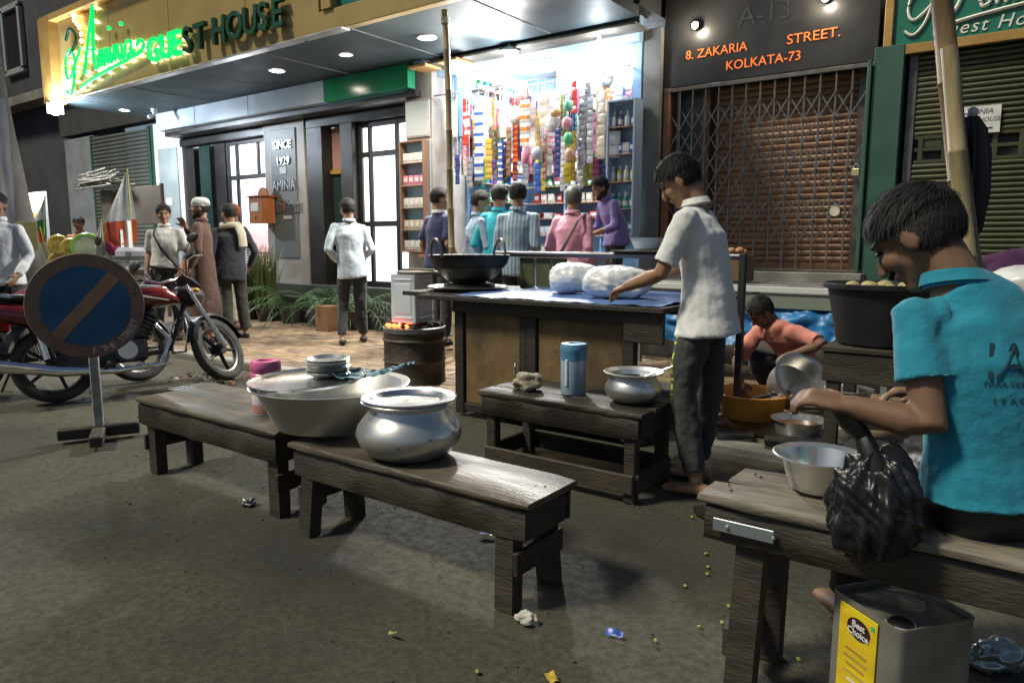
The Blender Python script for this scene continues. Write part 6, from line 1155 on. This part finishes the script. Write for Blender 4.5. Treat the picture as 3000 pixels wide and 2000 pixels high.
def motorcycle(label, loc, rz, lean, steer, decal=True):
    t = thing('motorcycle', label, 'motorcycle', loc, 0, 'red motorcycles parked at the kerb'); t.rotation_euler = Euler((0, R(lean), rz), 'XYZ')
    wheel(t, 'rear_wheel', Matrix.Translation((0, 0, .30)))
    fk = ob('front_end', None, t); ax = Vector((0, -.42, .9)).normalized(); piv = Vector((0, 1.02, .78)); fk.matrix_local = Matrix.Translation(piv) @ Matrix.Rotation(R(steer), 4, ax) @ Matrix.Translation(-piv)
    wheel(fk, 'front_wheel', Matrix.Translation((0, 1.27, .30)))
    for s in (-1, 1): MB().loft([(s * .085, .98, .86), (s * .085, 1.12, .58), (s * .085, 1.27, .30)], [.021, .021, .027], n=12, cap='flat').build('fork', chrome_m, fk)
    fd = MB(); n = 16; vs = []
    for i in range(n):
        a = R(20 + 150 * i / (n - 1)); rr = .335
        for x, dz in ((-.07, -.03), (-.05, .0), (.05, .0), (.07, -.03)): vs.append((x, 1.27 + (rr + dz) * math.cos(a), .30 + (rr + dz) * math.sin(a)))
    fd.add(vs, [(i * 4 + j, i * 4 + j + 1, i * 4 + 5 + j, i * 4 + 4 + j) for i in range(n - 1) for j in range(3)]).build('front_fender', darkmetal_m, fk)
    MB().loft([(0, .99, .82), (0, 1.10, .80), (0, 1.16, .80)], [(.06, .06), (.10, .10), (.085, .085)], n=20).build('headlamp', blackplastic_m, fk); MB().ball((0, 1.19, .80), (.078, .03, .078)).build('lens', mat('headlamp_glass', (.5, .55, .58), rough=.05, metal=.3), fk)
    MB().loft([(0, 1.02, .98), (0, 1.09, .92), (0, 1.14, .86)], [(.05, .02), (.09, .05), (.11, .04)], n=16).build('cowl', blackplastic_m, fk)
    MB().tube([(-.36, .84, 1.03), (-.26, .88, 1.04), (-.15, .96, .97), (0, .98, .95), (.15, .96, .97), (.26, .88, 1.04), (.36, .84, 1.03)], .012, 10).build('handlebar', chrome_m, fk)
    for s in (-1, 1):
        MB().cyl((s * .25, .885, 1.04), (s * .37, .835, 1.03), .019).build('grip', rubber_m, fk); MB().tube([(s * .22, .90, 1.03), (s * .27, .96, 1.06), (s * .35, .96, 1.03)], .006, 6).build('lever', alu_m, fk)
        MB().tube([(s * .2, .91, 1.04), (s * .24, .94, 1.14), (s * .30, .93, 1.19)], .006, 6).build('mirror_stem', chrome_m, fk); MB().ball((s * .33, .925, 1.20), (.065, .014, .042)).build('mirror', blackplastic_m, fk); MB().ball((s * .13, 1.04, .80), (.025, .04, .02)).build('indicator', pm((.7, .3, .03), .3), fk)
    fr = MB(); fr.tube([(0, 1.02, .78), (0, .6, .72), (0, .1, .72), (0, -.2, .70)], .025, 8); fr.tube([(0, 1.02, .72), (0, .86, .34), (0, .3, .26)], .022, 8)
    for s in (-1, 1): fr.tube([(s * .06, .3, .7), (s * .08, .12, .45), (s * .06, 0, .30)], .02, 8); fr.tube([(s * .09, -.15, .68), (s * .11, -.05, .45), (s * .1, 0, .32)], .022, 8)
    fr.build('frame', black_m, t)
    tk = MB().loft([(0, .34, .74), (0, .46, .78), (0, .66, .81), (0, .84, .80), (0, .94, .77)], [(.07, .06), (.12, .085), (.15, .10), (.14, .095), (.08, .05)], (1, 0, 0), 20).build('tank', red_m, t, 70)
    MB().cyl((0, .66, .905), (0, .66, .925), .045, n=16).build('fuel_cap', chrome_m, tk)
    if decal:
        for s in (-1, 1):
            mb = MB(); mb.loft([(s * .145, .50, .845), (s * .158, .66, .875), (s * .15, .80, .868)], [(.012, .006), (.016, .006), (.006, .004)], (0, 0, 1), 6, 'flat'); mb.loft([(s * .135, .48, .775), (s * .156, .66, .79), (s * .142, .86, .75)], [(.004, .004), (.007, .005), (.003, .003)], (0, 0, 1), 6, 'flat'); mb.build('decal', pm((.72, .72, .70), .3), tk)
    MB().loft([(0, -.42, .84), (0, -.2, .82), (0, .08, .79), (0, .34, .80)], [(.08, .03), (.13, .045), (.135, .05), (.09, .04)], (1, 0, 0), 18).build('seat', seat_m, t, 70)
    MB().tube([(-.1, -.2, .82), (-.13, -.42, .88), (0, -.52, .90), (.13, -.42, .88), (.1, -.2, .82)], .012, 8).build('grab_rail', chrome_m, t)
    for s in (-1, 1): MB().loft([(s * .13, .32, .62), (s * .135, .1, .62), (s * .12, -.2, .70), (s * .1, -.45, .76)], [(.03, .11), (.03, .10), (.03, .07), (.02, .03)], (1, 0, 0), 14).build('side_panel', red_m, t, 70)
    rf = MB(); vs = []
    for i in range(14):
        a = R(25 + 140 * i / 13)
        for x, dz in ((-.09, -.05), (-.07, .0), (.07, .0), (.09, -.05)): vs.append((x, (.37 + dz) * math.cos(a), .32 + (.37 + dz) * math.sin(a)))
    rf.add(vs, [(i * 4 + j, i * 4 + j + 1, i * 4 + 5 + j, i * 4 + 4 + j) for i in range(13) for j in range(3)]).build('rear_fender', blackplastic_m, t)
    MB().box((0, -.50, .70), (.13, .05, .07), .012).build('tail_lamp', pm((.4, .02, .02), .2), t); MB().box((0, -.47, .55), (.2, .008, .11), .002, Matrix.Rotation(R(0), 4, 'X')).build('number_plate', pm((.7, .66, .4), .5), t)
    e = MB(); e.box((0, .52, .36), (.20, .30, .2), .03); e.cyl((-.13, .5, .36), (.13, .5, .36), .10, n=22); e.loft([(0, .6, .44), (0, .68, .58), (0, .72, .66)], [(.07, .08), (.08, .085), (.06, .06)], n=14)
    for k in range(6): e.loft([(0, .62 + k * .018, .48 + k * .032), (0, .624 + k * .018, .488 + k * .032)], [(.10, .105)] * 2, (1, 0, 0), 16, 'flat')
    e.build('engine', eng_m, t); MB().cyl((.13, .5, .36), (.145, .5, .36), .075, n=22).build('engine_cover', alu_m, t); MB().cyl((-.13, .5, .36), (-.145, .5, .36), .075, n=22).build('engine_cover', alu_m, t)
    MB().loft([(.08, .74, .56), (.10, .84, .42), (.12, .74, .22), (.14, .4, .2), (.16, .0, .24), (.17, -.45, .34)], [.02, .02, .022, .024, .045, .05], n=14, cap='flat').build('exhaust', chrome_m, t)
    MB().tube([(-.2, .93, .30), (-.22, .95, .5), (-.16, .96, .58), (0, .97, .60), (.16, .96, .58), (.22, .95, .5), (.2, .93, .30), (.1, .86, .30)], .012, 8).build('leg_guard', chrome_m, t)
    for s in (-1, 1): MB().cyl((s * .12, .34, .27), (s * .30, .34, .26), .016).build('footrest', rubber_m, t)
    MB().tube([(.16, .55, .25), (.2, .68, .2), (.2, .8, .22)], .009, 6).build('gear_lever', alu_m, t)
    MB().loft([(.115, .40, .28), (.115, .2, .30), (.115, .0, .30)], [(.012, .06), (.012, .07), (.012, .06)], (1, 0, 0), 10).build('chain_case', darkmetal_m, t); MB().tube([(-.1, .35, .26), (-.22, .25, .02)], .011, 6).build('side_stand', black_m, t)
    for s in (-1, 1): MB().cyl((s * .12, -.06, .34), (s * .11, -.12, .68), .028).build('shock', chrome_m, t)
    return t
motorcycle('red motorcycle with chrome forks parked behind the no-parking sign', (-6.16, 2.36, 0), R(-13), -10, 36)
motorcycle('red motorcycle at the left edge beside the man in white', (-6.86, 1.95, 0), R(-16), -7, 16, False)
# ------------------------------------------------------------------ cart of flags and toys, pole, boxes at the far left
ca = thing('vendor_cart', 'low vendor cart with flags and trinkets behind the no-parking sign', 'cart', (-10.3, 4.75, .06)); cw = mat('cart_wood', (.09, .07, .05), rough=.7)
bx('tray', (0, 0, .82), (2.6, .8, .06), cw, ca)
for x in (-1.2, 1.2):
    for y in (-.35, .35): bx('leg', (x, y, .4), (.06, .06, .8), cw, ca)
bx('skirt', (0, -.39, .58), (2.56, .02, .42), mat('cart_cloth', (.10, .09, .08), (.06, .06, .05), 6, .9), ca); bx('frame_post', (1.15, -.3, 1.15), (.05, .05, .62), alu_m, ca); bx('frame_post', (.95, -.3, 1.1), (.04, .04, .5), alu_m, ca)
goldm = mat('gold_plastic', (.66, .50, .12), (.55, .38, .08), 10, .3, .3)
gl = ['largest gold medallion with a raised ring on the vendor cart', 'plain gold medallion right of the ringed one on the cart', 'gold medallion low on the cart, nearest the sign', 'small gold medallion tucked behind the sign rim', 'gold disc lying at the left of the cart tray']
for i, (x, z, r) in enumerate([(-.75, 1.16, .14), (-.38, 1.12, .13), (-.78, .92, .14), (-.35, .92, .12), (-1.1, .98, .1)]):
    t = thing('medallion', gl[i], 'medallion', (-10.3 + x, 4.40, .06 + z), R(58), 'gold medallions on the vendor cart'); Mx = Matrix.Rotation(R(90), 4, 'X')
    MB().lathe([(.001, .012), (r * .6, .012), (r * .64, .03), (r * .84, .036), (r * .92, .03), (r, .0), (.001, 0)], 28, Mx).build('disc', goldm, t); MB().box((0, 0, .024), (r * .8, r * .26, .02), .006, Mx @ Matrix.Rotation(R(30), 4, 'Z')).build('relief', goldm, t)
t = thing('toy_dial', 'green rimmed clear dial among the gold medallions', 'toy', (-10.22, 4.42, 1.18), R(58)); Mx = Matrix.Rotation(R(90), 4, 'X'); MB().lathe([(.001, .01), (.15, .01), (.155, .03), (.19, .03), (.2, 0), (.001, 0)], 32, Mx).build('rim', pm((.30, .62, .12), .3), t); MB().lathe([(.001, .016), (.148, .016)], 28, Mx).build('face', pm((.55, .62, .42), .3), t)
def flag(label, x, y, z0, L, w_, bands, lean=0., seed=0):
    t = thing('flag', label, 'flag', (x, y, z0), R(58), 'flags on the vendor cart'); MB().cyl((0, 0, -.3), (lean, 0, L), .008).build('staff', pm((.65, .6, .12), .5), t); n = len(bands)
    for i, m in enumerate(bands):
        a, b = i / n, (i + 1) / n; mb = MB(); vs = []; nx_ = 10
        for k in range(7):
            u = a + (b - a) * k / 6; z = L * (.97 - .9 * u); wd = w_ * (.12 + .88 * min(1, u * 1.5)) * (1 if u < .85 else 1.2 - (u - .85) * 3)
            for j in range(nx_ + 1): vs.append((lean * (z / L) - wd * (j / nx_) * .85 + wd * .15, .03 * math.sin(j * 1.3 + seed + u * 3) * (j / nx_), z - .05 * (j / nx_)))
        mb.add(vs, [(k * (nx_ + 1) + j, k * (nx_ + 1) + j + 1, (k + 1) * (nx_ + 1) + j + 1, (k + 1) * (nx_ + 1) + j) for k in range(6) for j in range(nx_)]); mb.build('cloth_band', m, t, 80)
wf, gf, of = cloth('flag_white', (.66, .68, .66)), cloth('flag_green', (.02, .22, .09)), cloth('flag_orange', (.62, .10, .04))
flag('tall furled flag, white above and orange red below, right of the vendor cart', -9.28, 4.55, 1.18, .98, .42, [wf, wf, of], 0, 0)
flag('green and white flag leaning at the left of the cart', -11.55, 4.35, .95, .95, .36, [wf, gf, gf], .12, 1)
flag('orange and white flag beside the green one', -11.2, 4.35, .85, .62, .3, [of, wf, wf], -.1, 2)
flag('long white flag hanging down the front of the cart', -11.0, 4.30, .5, .9, .34, [wf, wf, wf], -.2, 3)
flag('small white flag in front of the tall one', -9.85, 4.45, 1.05, .5, .16, [wf, wf], 0, 4)
for i, (x, z, c, lab) in enumerate([(-10.55, 1.22, (.02, .07, .24), 'dark blue ball toy at the back of the cart'), (-11.35, 1.0, (.12, .08, .03), 'brown basket toy at the left of the cart'), (-9.75, 1.2, (.40, .04, .18), 'magenta cloth bundle on the cart')]):
    bundle(lab, (-10.3 + (x + 10.3), 4.55, z), (.12, .1, .12), pm(c, .6), i * 2.1, 0, None, 'toy', .15, 'toy', 20, 14)
bt3 = thing('carrier_box', 'white rounded box seat on the frame of the cart', 'box', (-9.2, 4.5, 1.05)); bx('box', (0, 0, .06), (.36, .3, .16), pm((.5, .52, .6), .5), bt3, .05)
pb2 = thing('plywood_screen', 'brown plywood screen hung behind the cart', 'screen', (-12.2, 6.0, 1.62)); bx('panel', (0, 0, .22), (2.0, .03, .60), mat('screen_brown', (.12, .09, .065), (.09, .07, .05), 3, .7), pb2)
for x in (-.95, .95): bx('post', (x, .03, -.5), (.05, .05, 2.1), cw, pb2)
ls = thing('lit_kiosk', 'tiny lit kiosk panel glimpsed between pole and flags', 'kiosk', (-13.6, 5.1, 1.35)); bx('box', (0, .05, .32), (.62, .06, .82), white_m, ls); MB().box((0, 0, .56), (.5, .03, .28), .004).build('lit_panel', glow('kiosk_white', (1, .95, .95), 2.2), ls); MB().box((0, 0, .2), (.5, .03, .36), .004).build('lit_goods', mat('kiosk_goods', (.7, .35, .12), (.35, .6, .15), 9, .5, emit=(.8, .5, .2), es=.45), ls)
st2 = thing('stick_bundle', 'bundle of pale sticks stacked on the plywood screen', 'sticks', (-12.9, 5.9, 2.14)); q = random.Random(9)
for i in range(22): MB().cyl((-.75 + q.uniform(-.1, .1), q.uniform(-.1, .1), q.uniform(0, .3)), (.6 + q.uniform(-.3, .2), q.uniform(-.15, .15), q.uniform(.02, .32)), .013, n=6).build('stick', woodpale_m, st2)
cp_ = thing('concrete_pole', 'thick grey utility pole at the left edge', 'pole', (-10.15, 3.75, 0)); MB().loft([(.05, .03, 0), (-.1, -.06, 1.2), (-.25, -.15, 2.6), (-.42, -.28, 5)], [.2, .17, .15, .12], n=18, cap='flat').build('shaft', concrete_m, cp_); MB().box((.02, -.19, 1.33), (.22, .01, .34), .002, Matrix.Rotation(R(50), 4, 'Z')).build('poster', pm((.45, .38, .16), .8), cp_)
ps = MB(); grid(ps, 0, .75, 0, 2.2, 24, 30, lambda x, y: 0); ps.v = [(x, .05 * math.sin(x * 14 + y) + .05 * NZ.noise(Vector((x * 4, y * 2, 0))), y) for x, y, z in ps.v]
o = ps.build('sheet', mat('grey_sheet', (.42, .44, .46), (.34, .36, .38), 3, .6), None, 0, (-10.65, 3.05, .75), (0, 0, R(48))); o.data.polygons.foreach_set('use_smooth', [True] * len(ps.f)); tag(o, 'pale plastic sheet hanging beside the grey utility pole', 'sheet')
